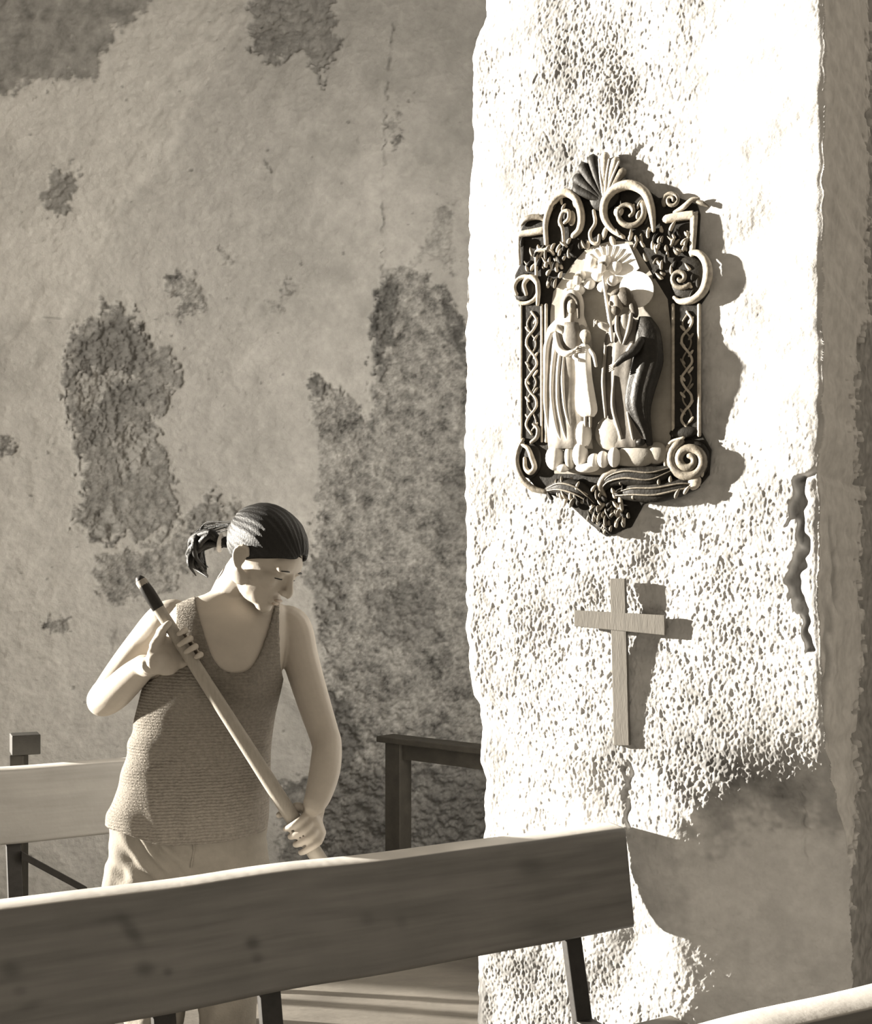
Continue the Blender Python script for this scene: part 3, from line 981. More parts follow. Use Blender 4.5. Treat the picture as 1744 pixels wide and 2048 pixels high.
    # centre drop between the scrolls
    scroll(rod([(1192, 425, .028), (1196, 450, .032), (1186, 470, .034), (1190, 488, .034), (1202, 490, .033), (1204, 474, .032)], [4, 4, 4, 4, 4, 3], 8))
    for q in ((1181, 494, 5, 9, 0.030, 0.007), (1214, 470, 6, 14, 0.028, 0.007, 0.3), (1230, 486, 6, 12, 0.028, 0.007, -0.4)):
        scroll(ell(*q), 'gilt', 'leaf')

    # --- scattered leaf carving in the spandrels and at the foot
    rng = random.Random(5)
    V0, F0 = ellipsoid((0, 0, 0), ((1, 0, 0), (0, 1, 0), (0, 0, 1)), 8, 6)
    V0 = [np.array((v[0] * (1 - 0.45 * v[2]) + 0.35 * v[2] ** 2, v[1], v[2])) for v in V0]
    leaf_me = {}
    for k in ('gilt', 'gilt_dull', 'frame_dark'):
        me = mesh_from(V0, F0)
        me.materials.append(M[k])
        me.polygons.foreach_set('use_smooth', np.ones(len(me.polygons), dtype=bool))
        leaf_me[k] = me
    ro = origin_of(root)
    regions = [([(1062, 480), (1130, 480), (1178, 492), (1150, 528), (1108, 590), (1092, 560), (1080, 520)], 44),
               ([(1262, 470), (1335, 455), (1385, 460), (1380, 505), (1350, 520), (1342, 585), (1300, 535), (1270, 492)], 50),
               ([(1180, 1015), (1268, 1005), (1262, 1050), (1215, 1072), (1190, 1050)], 34),
               ([(1090, 990), (1150, 985), (1185, 1000), (1185, 1030), (1150, 1012)], 12),
               ([(1050, 488), (1075, 485), (1075, 540), (1050, 540)], 6),
               ([(1110, 955), (1200, 975), (1330, 950), (1390, 965), (1385, 985), (1290, 1002), (1200, 1010), (1130, 995)], 34),
               ([(1185, 1010), (1262, 1005), (1255, 1045), (1215, 1068), (1195, 1045)], 24),
               ([(1110, 400), (1165, 395), (1165, 470), (1110, 480)], 7), ([(1225, 395), (1300, 395), (1300, 470), (1240, 470)], 8),
               ([(1345, 530), (1405, 530), (1400, 595), (1350, 590)], 10)]
    for poly, cnt in regions:
        xs = [p[0] for p in poly]; ys = [p[1] for p in poly]
        made = 0
        while made < cnt:
            x, y = rng.uniform(min(xs), max(xs)), rng.uniform(min(ys), max(ys))
            if not in_poly(np.array(x), np.array(y), poly): continue
            made += 1
            a = rng.uniform(-0.9, 0.9)
            L_, w = rng.uniform(6, 12) * K, rng.uniform(2.6, 4.4) * K
            ax = PT * math.cos(a) - up * math.sin(a); az = PT * math.sin(a) + up * math.cos(a)
            deep = y > 940
            o = bpy.data.objects.new('carved_leaf', leaf_me[rng.choice(('gilt', 'gilt_dull', 'gilt_dull', 'frame_dark') if deep else ('gilt', 'gilt', 'gilt_dull', 'frame_dark'))])
            C.objects.link(o)
            o.parent = root
            p = Vector(R(x, y, rng.uniform(0.034, 0.056) if deep else rng.uniform(0.019, 0.036))) - ro
            m = Matrix(((ax[0] * w, PN[0] * 0.007, az[0] * L_, p.x), (ax[1] * w, PN[1] * 0.007, az[1] * L_, p.y), (ax[2] * w, PN[2] * 0.007, az[2] * L_, p.z), (0, 0, 0, 1)))
            o.matrix_local = m

    # --- foot garland: big acanthus leaves
    def acanthus(pts, rad, mat):
        o = mk('acanthus_leaf', rod(pts, rad, 10, 0.6), M[mat], root)
        for k in (-0.7, 0.7):
            q = [(x, y + k * r * 0.45, d + (0.6 * r * K) / DS[0] + 0.0005) for (x, y, d), r in zip(pts, np.interp(np.linspace(0, 1, len(pts)), np.linspace(0, 1, len(rad)), rad))]
            mk('leaf_vein', rod(q, [1.2, 2.2, 1.2], 5), M['gilt_dull'], o)
    acanthus([(1100, 980, .024), (1130, 975, .032), (1165, 985, .034), (1195, 1010, .028)], [8, 20, 22, 9], 'frame_dark')
    acanthus([(1205, 985, .030), (1225, 962, .040), (1262, 952, .044), (1310, 955, .040), (1350, 940, .034)], [6, 16, 22, 22, 10], 'frame_dark')
    acanthus([(1235, 990, .028), (1275, 985, .036), (1320, 985, .036), (1368, 975, .030), (1398, 972, .026)], [8, 20, 22, 18, 8], 'frame_dark')
    scroll(rod([(1216, 996, .036), (1208, 975, .042), (1222, 952, .046), (1248, 944, .046), (1275, 944, .042)], [5, 8, 9, 8, 4], 8), 'gilt_dull')
    scroll(rod([(1132, 962, .034), (1140, 985, .036), (1134, 1010, .032)], [5, 9, 4], 8, 0.6), 'gilt', 'leaf')
    scroll(rod([(1148, 958, .034), (1156, 980, .036), (1152, 1000, .032)], [4, 7, 3], 8, 0.6), 'gilt_dull', 'leaf')
    scroll(rod([(1180, 1000, .034), (1198, 1020, .038), (1214, 1010, .036)], [4, 7, 4], 8, 0.6), 'gilt', 'leaf')
    scroll(rod([(1246, 996, .036), (1248, 1018, .040), (1244, 1038, .036)], [4, 7, 4], 8, 0.6), 'gilt', 'leaf')
    scroll(ell(1222, 1036, 36, 36, 0.018, 0.014), 'frame_dark', 'foot_boss')

    # --- the figures stand out further than the frame
    DS[0] = 0.92
    # --- glory and cherubs at the top
    glory = mk('glory', plate([(1170, 560), (1178, 512), (1200, 500), (1262, 490), (1276, 520), (1284, 540), (1262, 560), (1230, 575)], 0.0185, 0.023), M['pale'], root, False)
    for k in range(9):
        a = -2.7 + k * 0.28
        mk('ray', rod([(1222, 545, .026), (1222 + 52 * math.cos(a), 545 + 50 * math.sin(a), .026)], [2.2, 1.4], 5, res=3), M['pale'], glory)
    for (x, y, r) in ((1190, 530, 12), (1216, 528, 15), (1238, 540, 14), (1168, 556, 12), (1202, 556, 14), (1186, 572, 13), (1150, 574, 10), (1232, 566, 12), (1166, 584, 12), (1212, 578, 12), (1142, 588, 9)):
        mk('cloud_puff', ell(x, y, r, r * 0.9, 0.026, 0.014), M['pale'], root)
    for (x, y) in ((1214, 542), (1166, 566)):
        ch = mk('cherub_head', ell(x, y, 9, 11, 0.040, 0.010), M['pale'], root)
        mk('hair', ell(x, y - 5, 10, 8, 0.038, 0.010), M['gilt_dull'], ch)

    # --- veiled woman
    w = mk('veiled_figure', loft([(1152, 640, 20, .030, .016), (1148, 664, 38, .032, .022), (1146, 700, 44, .034, .026), (1146, 760, 42, .034, .026), (1146, 830, 42, .034, .026),
                                  (1150, 900, 42, .034, .024)], 44, 9, 0.07), M['robe'], root)
    mk('veil', loft([(1156, 586, 7, .036, .010), (1155, 594, 17, .036, .016), (1154, 612, 23, .035, .018), (1152, 636, 25, .033, .017), (1144, 662, 40, .031, .022), (1138, 690, 38, .030, .020)], 24), M['robe_light'], w)
    hd = mk('head', [ell(1157, 618, 12, 19, 0.048, 0.014, 0.08), ell(1159, 620, 2.5, 5, 0.063, 0.005)], M['figure_skin'], w)
    mk('hair', [rod([(1143, 642, .048), (1144, 626, .054), (1146, 610, .058), (1157, 599, .061), (1169, 609, .058), (1171, 626, .054), (1170, 642, .048)], [2.5, 3.5, 4, 4.5, 4, 3.5, 2.5], 6)], M['figure_hair'], hd)
    mk('neck', rod([(1156, 635, .044), (1155, 655, .046)], 8, 8), M['figure_skin'], w)
    mk('bodice', loft([(1156, 652, 14, .048, .012), (1158, 680, 20, .050, .014), (1158, 706, 20, .050, .014), (1158, 716, 18, .048, .012)], 16), M['robe_mid'], w)
    for pts, rr in (([(1118, 668, .048), (1108, 700, .052), (1105, 760, .050), (1104, 820, .046), (1112, 880, .040)], [5, 7, 4.5, 4, 3]),
                    ([(1128, 690, .056), (1122, 740, .060), (1120, 800, .060), (1128, 860, .056), (1142, 895, .050)], [4, 5, 4, 4, 3]),
                    ([(1138, 700, .058), (1134, 750, .063), (1133, 810, .062), (1142, 862, .058), (1154, 898, .050)], [4, 5, 4, 4, 3]),
                    ([(1144, 712, .058), (1142, 760, .062), (1146, 820, .060), (1158, 866, .054), (1168, 896, .046)], [3, 4, 3.5, 3.5, 3]),
                    ([(1112, 672, .046), (1128, 664, .052), (1142, 672, .052)], [7, 9, 5])):
        mk('mantle_fold', rod(pts, rr, 8), M['robe_light'], w)
    mk('arm', rod([(1126, 676, .052), (1136, 705, .064), (1152, 716, .072), (1168, 712, .074)], [7, 8, 7, 5], 8), M['robe_light'], w)
    mk('hand', [rod([(1166, 712, .074), (1176, 706, .076)], [4, 3.5], 6, res=3)] + [rod([(1174, 704 + k * 3.5, .078), (1183, 702 + k * 3.5, .076)], [1.6, 1.2], 5, res=2) for k in range(4)], M['figure_skin'], w)

    # --- child
    k_ = mk('child_figure', loft([(1186, 696, 6, .062, .008), (1184, 706, 14, .062, .012), (1182, 726, 15, .062, .013), (1184, 760, 15, .060, .013), (1186, 800, 19, .058, .014), (1188, 826, 20, .056, .013),
                                  (1190, 838, 12, .054, .010)], 24, 7, 0.08), M['pale'], root)
    hd = mk('head', [ell(1190, 684, 10, 12.5, 0.066, 0.012, 0.1), ell(1192, 686, 2, 3, 0.078, 0.004)], M['figure_skin'], k_)
    mk('hair', [ell(1187, 678, 11.5, 11, 0.063, 0.012)], M['robe_light'], hd)
    mk('arm', rod([(1174, 708, .066), (1168, 722, .074), (1178, 730, .078)], [4, 4, 3], 6), M['pale'], k_)
    mk('arm', rod([(1197, 708, .066), (1206, 720, .070), (1210, 740, .068)], [4, 4, 3], 6), M['pale'], k_)
    mk('leg', rod([(1186, 836, .056), (1186, 858, .056)], [4, 3], 6), M['figure_skin'], k_)
    mk('leg', rod([(1195, 836, .054), (1195, 858, .054)], [4, 3], 6), M['figure_skin'], k_)

    # --- bearded man with halo
    j = mk('bearded_figure', loft([(1256, 640, 18, .032, .016), (1262, 664, 38, .034, .022), (1262, 710, 44, .036, .026), (1258, 770, 42, .036, .026), (1262, 840, 42, .034, .024), (1272, 898, 36, .032, .020)],
                                  44, 10, 0.07), M['robe_mid'], root)
    mk('halo', (lambda n: ([R(1281 + 34 * math.cos(2 * PI * i / n), 584 + 36 * math.sin(2 * PI * i / n), 0.030 + 0.002 * s) for s in (0, 2) for i in range(n)],
                           [tuple(range(n)), tuple(range(2 * n - 1, n - 1, -1))] + [(i, i + n, (i + 1) % n + n, (i + 1) % n) for i in range(n)]))(32), M['pale'], j, False)
    hd = mk('head', [ell(1247, 612, 14, 20, 0.052, 0.016, -0.35), ell(1237, 616, 3, 5, 0.064, 0.006)], M['figure_skin'], j)
    mk('hair', [ell(1262, 602, 17, 22, 0.050, 0.017, -0.55), ell(1278, 622, 9, 22, 0.046, 0.013, -0.3), ell(1246, 595, 14, 8, 0.054, 0.012, -0.3)], M['figure_hair'], hd)
    mk('beard', [ell(1246, 628, 10, 11, 0.056, 0.012, -0.2)], M['figure_hair'], hd)
    mk('collar', [rod([(1248, 642, .056), (1250, 668, .062), (1258, 694, .062)], [4, 5, 2], 6), rod([(1276, 636, .054), (1274, 666, .062), (1262, 696, .062)], [4, 6, 2], 6),
                  ell(1262, 660, 12, 28, 0.052, 0.010)], M['robe'], j)
    mk('mantle', loft([(1300, 640, 12, .040, .014), (1306, 668, 24, .044, .022), (1306, 720, 30, .046, .028), (1300, 752, 30, .046, .028), (1290, 790, 28, .046, .026), (1286, 826, 24, .044, .022),
                       (1300, 870, 12, .038, .014), (1306, 894, 8, .034, .010)], 36, 8, 0.08), M['mantle_dark'], j)
    mk('arm', rod([(1300, 690, .068), (1288, 712, .080), (1268, 726, .086), (1254, 738, .084)], [9, 10, 8, 6], 8), M['mantle_dark'], j)
    mk('hand', [rod([(1258, 734, .086), (1248, 742, .086)], [5, 4.5], 6, res=3)] + [rod([(1250, 738 + k * 3.5, .089), (1241, 742 + k * 3.5, .086)], [1.7, 1.3], 5, res=2) for k in range(4)], M['figure_skin'], j)
    mk('cuff', rod([(1284, 700, .082), (1278, 712, .086), (1276, 722, .086)], [4, 4.5, 3], 6), M['pale'], j)
    mk('arm', rod([(1232, 664, .056), (1222, 660, .066), (1214, 656, .068)], [8, 7, 5], 8), M['robe_light'], j)
    mk('hand', [ell(1212, 655, 6, 6, 0.070, 0.007)] + [rod([(1209, 650 + k * 3.2, .075), (1206, 653 + k * 3.2, .070)], [1.6, 1.3], 5, res=2) for k in range(4)], M['figure_skin'], j)
    mk('staff', rod([(1216, 560, .040), (1226, 610, .050), (1236, 655, .062), (1240, 690, .062)], [2.5, 3.5, 4, 3], 6), M['pale'], j)
    mk('robe_fold', rod([(1226, 700, .058), (1222, 770, .060), (1226, 840, .056)], [3, 4.5, 3], 6), M['robe'], j)
    mk('robe_fold', rod([(1244, 760, .062), (1242, 820, .062), (1256, 880, .052)], [3, 5, 4], 6), M['robe'], j)
    mk('robe_fold', rod([(1270, 830, .058), (1276, 862, .056), (1280, 890, .048)], [3, 4, 3], 6), M['robe'], j)
    mk('shoe', [ell(1293, 888, 10, 7, 0.046, 0.016)], M['mantle_dark'], j)

    # --- clouds underfoot
    for (x, y, rx, ry, d, dz, mt) in ((1120, 918, 20, 26, .036, .024, 'pale'), (1178, 872, 17, 30, .040, .026, 'pale'), (1172, 912, 16, 26, .042, .026, 'pale'), (1150, 916, 12, 26, .036, .020, 'relief_back'),
                                      (1200, 925, 14, 16, .044, .022, 'pale'), (1218, 922, 12, 17, .046, .022, 'pale'), (1240, 918, 13, 20, .046, .022, 'pale'), (1232, 868, 36, 36, .032, .022, 'relief_back'),
                                      (1278, 915, 44, 24, .030, .022, 'relief_back'), (1318, 908, 24, 22, .026, .016, 'relief_back'), (1186, 938, 26, 10, .042, .020, 'pale'), (1136, 938, 14, 9, .036, .018, 'pale')):
        mk('cloud_puff', ell(x, y, rx, ry, d, dz, 0, 16, 10), M[mt], root)


build_relief()

# ------------------------------------------------------------------ the woman with a broom
def even_edges(Vs, Fq, it):
    """smooth the open boundary of a cut mesh along itself"""
    cnt = {}
    for q in Fq:
        for a, b in zip(q, q[1:] + q[:1]):
            cnt[(min(a, b), max(a, b))] = cnt.get((min(a, b), max(a, b)), 0) + 1
    be = np.array([e for e, c_ in cnt.items() if c_ == 1])
    for _ in range(it):
        acc = np.zeros_like(Vs); num = np.zeros(len(Vs))
        for a, b in ((0, 1), (1, 0)):
            np.add.at(acc, be[:, a], Vs[be[:, b]]); np.add.at(num, be[:, a], 1)
        k = num >= 2
        Vs[k] = 0.5 * Vs[k] + 0.5 * acc[k] / num[k][:, None]
    return Vs


def build_woman():
    D0 = 2.885
    S = D0 / F_PX
    foot = P(385, 2317, D0)
    root = empty('person', (foot[0], foot[1], 0), 'woman in a dark sleeveless top and light trousers, head bowed, gripping a pole', 'person')

    def W(px, py, dy=0.0):
        return P(px, py, D0 + dy)
    yaw = math.radians(14)
    RX = np.array((math.cos(yaw), math.sin(yaw), 0)); FW = np.array((math.sin(yaw), -math.cos(yaw), 0))

    rings = crom([  # px, py, dy, half width px, half depth (m)
        (374, 1760, .03, 118, .105), (376, 1700, .03, 146, .125), (380, 1640, .03, 152, .128), (388, 1570, .02, 142, .115), (398, 1500, .01, 134, .105),
        (410, 1440, .0, 131, .108), (424, 1380, -.01, 131, .118), (438, 1325, -.015, 128, .120), (450, 1275, -.01, 124, .105), (456, 1238, .0, 120, .086),
        (460, 1214, .01, 110, .070), (464, 1200, .015, 86, .060), (468, 1186, .015, 52, .054)], 6)

    def ring(r, n, grow=0.0, front=0.0):
        cx, cy, dy, hw, hd = r
        c = W(cx, cy, dy)
        out = []
        # a forward bend tilts the rings a little
        for i in range(n):
            a = 2 * PI * i / n
            ca, sa = math.cos(a), math.sin(a)
            e = 0.86
            x = math.copysign(abs(ca) ** e, ca) * (hw * S + grow)
            y = math.copysign(abs(sa) ** e, sa) * (hd + grow)
            bust = 0.0
            if sa > 0:
                for bx in (-0.075, 0.075):
                    bust += 0.030 * math.exp(-((x - bx) / 0.055) ** 2 - ((cy - 1362) / 48.0) ** 2) * sa
            if sa < 0: y *= 0.92
            out.append(c + RX * x + FW * (y + bust))
        return np.array(out)

    def loft_rings(rs, n, grow=0.0):
        V = np.array([ring(r, n, grow) for r in rs])
        m = len(rs)
        Fc = []
        for j in range(m - 1):
            for i in range(n):
                a, b = j * n + i, j * n + (i + 1) % n
                Fc.append((a, b, b + n, a + n))
        Fc.append(tuple(range(n - 1, -1, -1))); Fc.append(tuple(range((m - 1) * n, m * n)))
        return list(V.reshape(-1, 3)), Fc

    def limb(pts, n=18):
        q = crom([(*W(a, b, c), r) for a, b, c, r in pts], 6)
        return tube(q[:, :3], list(q[:, 3]), n)

    # ---------------- pole
    pa, pb = P(282, 1162, 2.70), P(655, 1745, 2.735)
    AX = norm(pb - pa)

    def on_pole(py):
        t = (py - 1162) / (1745 - 1162.0)
        # intersection by image row (depth nearly constant)
        return pa + (pb - pa) * t

    # ---------------- hands closed on the pole
    def hand(Cp, Q, sgn, rp, wrist, thumb_off):
        A = AX
        Q = norm(Q - A * np.dot(Q, A))
        B = np.cross(A, Q) * sgn                   # direction in which the fingers set off around the pole
        geo = []
        lens = (205, 235, 225, 190)
        for i in range(4):
            o = -0.030 + 0.0205 * i
            Rr = rp + 0.0085
            kn = Cp + A * o + Q * (Rr + 0.012) - B * 0.012
            pts = [kn - B * 0.02 + Q * 0.002, kn]
            for a in np.linspace(35, lens[i], 9):
                a = math.radians(a)
                pts.append(Cp + A * (o + 0.002 * i) + Rr * (Q * math.cos(a) + B * math.sin(a)))
            geo.append(tube(crom(pts, 3), [0.0095, 0.0098, 0.0092, 0.0085, 0.0078, 0.0066], 10))
        pc = Cp + Q * (rp + 0.020) - B * 0.036
        geo.append(ellipsoid(pc, (A * 0.044, Q * 0.017, B * 0.047), 16, 10))
        geo.append(ellipsoid(Cp + Q * (rp + 0.018) - B * 0.010, (A * 0.042, Q * 0.013, B * 0.022), 14, 8))
        wp = pc - B * 0.048
        geo.append(tube(crom([wrist, (wrist + wp) / 2 + Q * 0.003, wp + B * 0.01, pc], 5), [0.027, 0.026, 0.027, 0.026], 14, 0.8, ref=Q))
        tpts = [pc + A * thumb_off * 0.7 - B * 0.01 + Q * -0.004]
        for a in np.linspace(-35, -150, 6):
            a = math.radians(a)
            tpts.append(Cp + A * (thumb_off * (1 + 0.10 * abs(a))) + (rp + 0.010) * (Q * math.cos(a) + B * math.sin(a)))
        geo.append(tube(crom(tpts, 4), [0.014, 0.0125, 0.0115, 0.010, 0.0078], 10))
        return geo

    geo = [loft_rings(rings, 40)]
    # neck
    geo.append(limb([(462, 1205, .02, .060), (472, 1172, .0, .051), (490, 1146, -.03, .050), (508, 1120, -.05, .05)], 18))
    # collar bones and shoulders
    geo.append(limb([(352, 1246, .0, .040), (400, 1222, .015, .034), (455, 1204, .02, .045)], 16))
    geo.append(limb([(572, 1254, .05, .040), (530, 1228, .045, .034), (470, 1206, .03, .045)], 16))
    # her right arm (image left): elbow out, forearm folded back to the pole
    h1 = on_pole(1292)
    wr1 = W(306, 1318, -.155)
    geo.append(limb([(362, 1236, .005, .050), (332, 1246, .0, .053), (290, 1288, .015, .046), (248, 1340, .015, .042), (214, 1388, .0, .039), (206, 1402, -.015, .038)]))
    geo.append(limb([(214, 1384, .0, .038), (205, 1402, -.02, .039), (228, 1388, -.06, .041), (262, 1356, -.105, .037), (292, 1330, -.14, .029)]))
    geo += hand(h1, np.array((-0.75, 0.30, 0.45)), 1, 0.016, W(288, 1334, -.135), -0.050)
    # her left arm (image right), hanging with a bent elbow
    h2 = on_pole(1664)
    geo.append(limb([(556, 1246, .045, .046), (584, 1256, .045, .050), (602, 1320, .035, .046), (626, 1400, .01, .042), (648, 1468, -.02, .038), (652, 1486, -.03, .037)]))
    geo.append(limb([(648, 1466, -.02, .037), (654, 1490, -.04, .037), (650, 1538, -.09, .038), (638, 1586, -.13, .033), (627, 1612, -.155, .027)]))
    geo += hand(h2, np.array((0.80, 0.20, 0.35)), 1, 0.019, W(632, 1606, -.14), -0.050)
    # legs under the trousers, down to the ankles
    for leg in ([(305, 1720, .03, .080), (300, 1850, .02, .072), (308, 2040, -.01, .052), (314, 2230, .03, .036), (314, 2285, .03, .034)],
                [(455, 1720, .03, .080), (455, 1860, .02, .072), (452, 2040, -.01, .052), (450, 2230, .03, .036), (450, 2285, .03, .034)]):
        geo.append(limb(leg))

    # ---------------- head
    HCn = W(528, 1112, -.055)
    f = norm((0.80, -0.34, -0.60))
    s = norm(np.cross(f, (0.12, 0.0, 1.0)))       # her right, seen on the image-left / near side
    if s[1] > 0: s = -s
    u = norm(np.cross(s, f))
    if u[2] < 0: u = -u

    def H(a, b, c): return HCn + f * a + s * b + u * c

    def he(a, b, c, ra, rb, rc, tilt=0.0, nu=18, nv=12):
        c_, s_ = math.cos(tilt), math.sin(tilt)
        return ellipsoid(H(a, b, c), ((f * c_ - u * s_) * ra, s * rb, (u * c_ + f * s_) * rc), nu, nv)
    geo += [he(-.008, 0, .030, .097, .076, .084, nu=28, nv=18), he(.030, 0, -.035, .064, .060, .078, .10), he(.045, 0, -.070, .042, .046, .040),
            he(.070, 0, -.098, .022, .024, .018), he(.066, 0, .020, .030, .055, .035)]
    for b in (-1, 1):
        geo += [he(.062, .040 * b, -.028, .026, .022, .022), he(.080, .030 * b, .010, .014, .024, .009), he(.076, .031 * b, -.008, .014, .014, .012),
                he(.103, .011 * b, -.041, .010, .009, .008), he(-.012, .076 * b, -.014, .015, .0055, .025, -0.25), he(-.006, .074 * b, -.038, .008, .006, .009),
                he(.005, .066 * b, -.060, .030, .012, .020)]
    for b in (-1, 1):
        geo.append(tube(crom([H(.004, .078 * b, -.004), H(-.004, .084 * b, .012), H(-.018, .088 * b, .010), H(-.028, .089 * b, -.006), H(-.024, .086 * b, -.024), H(-.010, .079 * b, -.040)], 5),
                        [.0045, .005, .005, .005, .005, .006], 8))
    geo.append(tube(np.array([H(.090, 0, .006), H(.099, 0, -.012), H(.112, 0, -.034), H(.112, 0, -.042)]), [.008, .0085, .0105, .0095], 10))
    geo += [he(.092, 0, -.066, .010, .022, .0060), he(.089, 0, -.077, .010, .019, .0065)]
    body_me = remesh(geo, 0.0038, 4)
    link('body', body_me, M['skin'], root)
    for b in (-1, 1):
        mk('eyelid', tube(np.array([H(.0885 - 35 * dx * dx, (.031 + dx) * b, -.011 - 12 * dx * dx) for dx in (-.016, -.008, 0, .008, .016)]), [.0012, .0022, .0012], 6), M['hair'], root)
        mk('eyebrow', tube(np.array([H(.0925 - 12 * dx * dx, (.031 + dx) * b, .014 - 8 * dx * dx) for dx in (-.018, -.008, 0, .010, .020)]), [.002, .0035, .002], 6, 0.6), M['hair'], root)
    mk('lips', [he(.0975, 0, -.066, .006, .019, .0042), he(.0945, 0, -.0765, .006, .016, .005)], material('lips', (0.33, 0.27, 0.22), 0.5, 0.1, 60), root)

    # ---------------- hair cap with combed grooves
    nu_, nv_ = 120, 70
    V, ids, Fc = [], {}, []
    Cc = (-.010, 0, .031)
    for j in range(nv_ + 1):
        th = PI * j / nv_
        for i in range(nu_):
            ph = 2 * PI * i / nu_
            # poles along f: strands run from the forehead to the tie at the back
            a, b, c = math.cos(th), math.sin(th) * math.cos(ph), math.sin(th) * math.sin(ph)
            g = 1 + 0.010 * math.sin(ph * 34 + 3 * math.sin(th * 3)) + 0.008 * math.sin(ph * 13 + 1)
            V.append((Cc[0] + a * .108 * g, Cc[1] + b * .0845 * g, Cc[2] + c * .094 * g))
    keep = lambda p: p[2] > -0.020 + (0.74 if p[0] > 0 else 0.5) * p[0] and p[0] < 0.092
    for j in range(nv_):
        for i in range(nu_):
            q = (j * nu_ + i, j * nu_ + (i + 1) % nu_, (j + 1) * nu_ + (i + 1) % nu_, (j + 1) * nu_ + i)
            if all(keep(V[k]) for k in q): Fc.append(q)
    Vw = [H(*p) for p in V]
    used = sorted({k for q in Fc for k in q}); rm = {k: n for n, k in enumerate(used)}
    Fq = [tuple(rm[k] for k in q) for q in Fc]
    ho = mk('hair', (list(even_edges(np.array([Vw[k] for k in used]), Fq, 10)), Fq), M['hair'], root)
    sm = ho.modifiers.new('thick', 'SOLIDIFY'); sm.thickness = 0.008; sm.offset = -1
    # pony tail
    tie = W(441, 1086, -.02)
    rng = random.Random(3)
    pony = []
    for k in range(26):
        r = lambda a: rng.uniform(-a, a)
        e = rng.uniform(0.7, 1.15)
        y_ = r(14)
        pts = [W(452 + r(6), 1084 + r(8), -.03 + r(.015)), W(438, 1085 + r(5), -.02 + r(.008)), W(418 + r(10), 1076 + y_, -.01 + r(.03)),
               W(438 - 48 * e + r(5), 1092 + y_ + r(6), 0 + r(.03)), W(438 - 50 * e + r(6), 1118 + y_ + r(6), .01 + r(.03)), W(438 - 34 * e + r(12), 1142 + y_ * .6 + r(8), .02 + r(.03))]
        pony.append(tube(crom(pts, 5), [.006, .007, .009, .009, .006, .0015], 7))
    mk('ponytail', pony, M['hair'], ho)
    strays = []
    for k in range(9):
        r = lambda a: rng.uniform(-a, a)
        pts = [W(500 + r(30), 1035 + r(10), -.05), W(460 + r(8), 1050 + r(14), -.03), W(420 + r(14), 1058 + r(14), 0), W(384 + r(10), 1080 + r(16), .01)]
        strays.append(tube(crom(pts, 5), [.0012, .0014, .001], 5))
    mk('stray_hair', strays, M['hair'], ho)
    ta = norm(W(425, 1082) - W(460, 1088))
    mk('hair_tie', tube(np.array([tie + 0.017 * (np.cross(ta, (0, 1, 0.2)) * math.cos(t) + np.array((0, 1, 0.2)) * math.sin(t)) for t in np.linspace(0, 2 * PI, 25)]), .0065, 8), M['tie'], ho)

    # ---------------- sleeveless knitted top
    rs = crom([(r[0], r[1], r[2], r[3] + 4 * smooth01(r[1], 1520, 1650), r[4] + .006 * smooth01(r[1], 1520, 1650)) for r in
               [tuple(q) for q in crom([(376, 1664, .03, 150, .137), (380, 1630, .03, 151, .132), (388, 1570, .02, 143, .117), (398, 1500, .01, 136, .107), (410, 1440, .0, 132, .109), (424, 1380, -.01, 131, .118), (438, 1325, -.015, 128, .120),
                                        (450, 1275, -.01, 124, .105), (456, 1238, .0, 120, .086), (460, 1214, .01, 110, .070), (464, 1200, .015, 86, .060), (467, 1188, .015, 60, .056)], 12)]], 2)
    n = 150
    G = np.array([ring(r, n, 0.0075) for r in rs])
    # cloth folds
    pxg, pyg = project(G)
    ctr = G.mean(axis=1, keepdims=True)
    out = G - ctr; out[..., 2] = 0
    out /= np.linalg.norm(out, axis=2, keepdims=True)
    low = smooth01(pyg, 1400, 1560)
    fold = 0.0035 * np.sin((pxg * 0.55 + pyg * 1.0) / 15.0 + 2 * T[1](pxg, pyg, 160)) * smooth01(pxg, 420, 300) * np.exp(-((pyg - 1500) / 60) ** 2)
    fold = fold + 0.003 * T[2](pxg, pyg, 70, 160) * low
    G = G + out * fold[..., None]
    G[..., 2] += 0.03 * smooth01(pyg, 1600, 1668) * smooth01(pxg, 330, 225) + 0.008 * smooth01(pyg, 1600, 1668) * smooth01(pxg, 430, 530)
    fr = (np.arange(n) < n // 2)[None, :] & np.ones(G.shape[:2], bool)
    ucut = 1346 - 150 * (np.abs(pxg - 472) / 80.0) ** 2.4
    dele = fr & (pyg < ucut)
    dele |= (~fr) & (pyg < 1255 - 60 * (np.abs(pxg - 470) / 85.0) ** 2)
    lx = np.interp(pyg, [1180, 1240, 1300, 1350, 1392], [352, 350, 340, 318, 240])
    rx = np.interp(pyg, [1200, 1250, 1330, 1380, 1400], [560, 560, 562, 572, 640])
    dele |= (pyg < 1392) & (pxg < lx)
    dele |= (pyg < 1400) & (pxg > rx)
    dele |= pyg < 1180
    m = len(rs)
    Fc = []
    for j in range(m - 1):
        for i in range(n):
            k = (i + 1) % n
            if not (dele[j, i] or dele[j, k] or dele[j + 1, i] or dele[j + 1, k]):
                Fc.append((j * n + i, j * n + k, (j + 1) * n + k, (j + 1) * n + i))
    Vf = G.reshape(-1, 3)
    used = sorted({k for q in Fc for k in q}); rm = {k: i for i, k in enumerate(used)}
    Fq = [tuple(rm[k] for k in q) for q in Fc]
    Vs = np.array([Vf[k] for k in used])
    Vs = even_edges(Vs, Fq, 14)
    so = mk('sleeveless_top', (list(Vs), Fq), M['shirt'], root)
    sm = so.modifiers.new('thick', 'SOLIDIFY'); sm.thickness = 0.005; sm.offset = 1

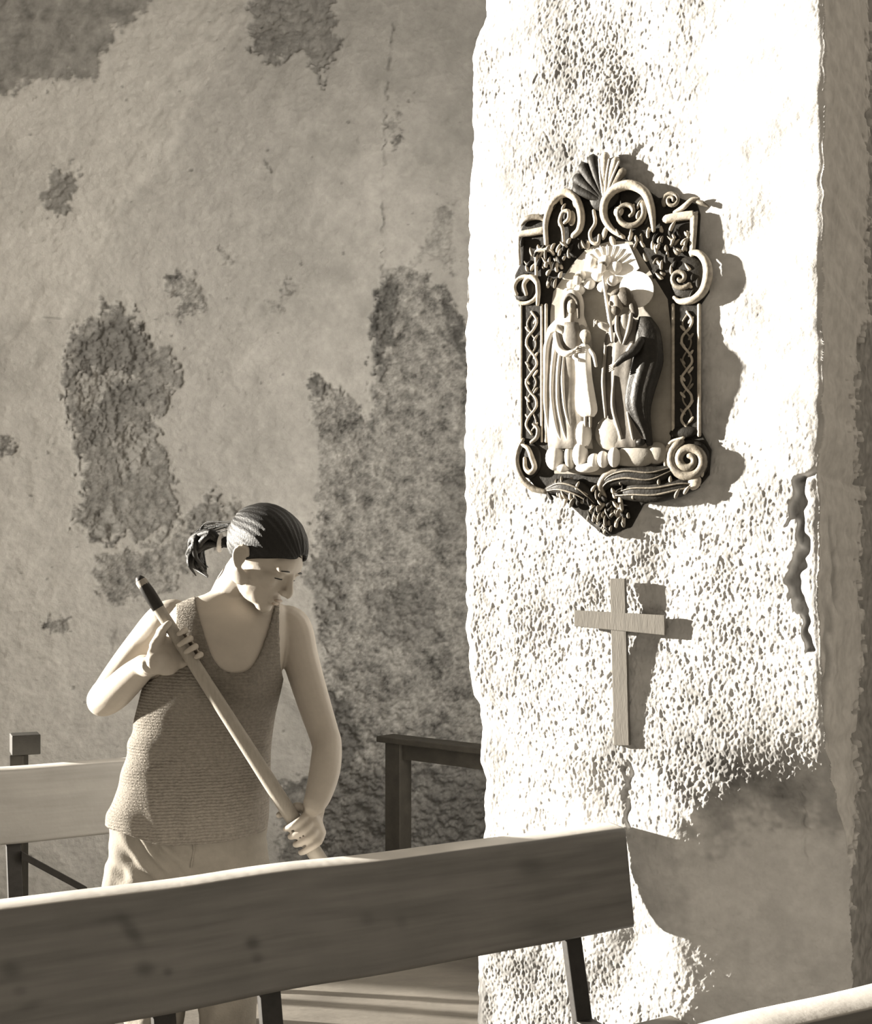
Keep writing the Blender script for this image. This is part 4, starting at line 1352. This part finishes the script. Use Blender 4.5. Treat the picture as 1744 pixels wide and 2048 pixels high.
    # ---------------- trousers
    tg = [loft_rings(crom([(374, 1752, .03, 118, .110), (376, 1700, .03, 148, .130), (380, 1640, .03, 154, .130), (386, 1590, .025, 146, .118)], 5), 40, 0.004),
          limb([(304, 1690, .03, .100), (292, 1770, .02, .104), (296, 1860, .015, .092), (306, 2040, -.01, .074), (312, 2160, .02, .066), (314, 2262, .03, .062)], 22),
          limb([(458, 1690, .03, .098), (462, 1770, .02, .098), (458, 1860, .015, .088), (452, 2040, -.01, .074), (450, 2160, .02, .066), (450, 2262, .03, .062)], 22)]
    tm = remesh(tg, 0.006, 5)
    nv = len(tm.vertices)
    co = np.empty(nv * 3, np.float32); tm.vertices.foreach_get('co', co); co = co.reshape(-1, 3).astype(float)
    no = np.empty(nv * 3, np.float32); tm.vertex_normals.foreach_get('vector', no); no = no.reshape(-1, 3)
    px, py = project(co)
    ph = (px * 0.8 - py * 0.6) / 5.0
    d = 0.0065 * np.sin(ph + 0.9 * T[3](px, py, 130)) * np.exp(-((px - 300) / 80) ** 2 - ((py - 1690) / 70) ** 2)
    d += 0.0035 * T[5](px * 1.0 + 0.2 * py, py, 60, 170) * smooth01(py, 1650, 1800)
    co += no * d[:, None]
    tm.vertices.foreach_set('co', co.reshape(-1).astype(np.float32)); tm.update()
    to = link('trousers', tm, M['trousers'], root)
    # fly seam
    mk('seam', tube(np.array([P(x, y, D0 - .104 - dz) for x, y, dz in ((386, 1668, .0), (388, 1700, .0), (382, 1735, -.004))]), .0022, 6), M['trousers'], to)
    # shoes
    for x in (314, 450):
        a = W(x, 2290, .03)
        g = [ellipsoid((a[0] + .01, a[1] - 0.045, 0.042), ((0.044, 0, 0), (0.02, -0.130, 0), (0, 0, 0.040)), 16, 10),
             ellipsoid((a[0], a[1] + 0.01, 0.060), ((0.042, 0, 0), (0, 0.055, 0), (0, 0, 0.058)), 16, 10)]
        sh = remesh(g, 0.006, 4)
        v = np.empty(len(sh.vertices) * 3, np.float32); sh.vertices.foreach_get('co', v); v = v.reshape(-1, 3)
        v[:, 2] = np.maximum(v[:, 2], 0.003)
        sh.vertices.foreach_set('co', v.reshape(-1)); sh.update()
        link('shoe', sh, M['shoe'], root)

    # ---------------- the broom
    br = empty('broom', tuple(pb), 'pale wooden pole held slantwise across the woman\'s chest', 'broom')
    mk('handle', tube(crom([pa, pa * 0.5 + pb * 0.5, pb], 12), [.0135, .0155, .0175, .0190], 16), M['pole'], br)
    mk('grip_end', tube(np.array([pa - AX * 0.004, pa + AX * 0.03, pa + AX * 0.075]), [.0120, .0155, .0150], 14), M['steel'], br)
    q = np.cross(AX, (0, 1, 0))
    mk('brush_block', obox(pb + AX * 0.012, (q * 0.075, np.array((0, 0.016, 0)), AX * 0.014)), M['dark_wood'], br, False)
    mk('bristles', [tube(np.array([pb + AX * 0.02 + q * x + np.array((0, y, 0)), pb + AX * 0.075 + q * x * 1.12 + np.array((0, y * 1.3, 0))]), [.005, .003], 5)
                    for x in np.linspace(-.068, .068, 14) for y in (-.009, 0, .009)], M['bristle'], br)


build_woman()
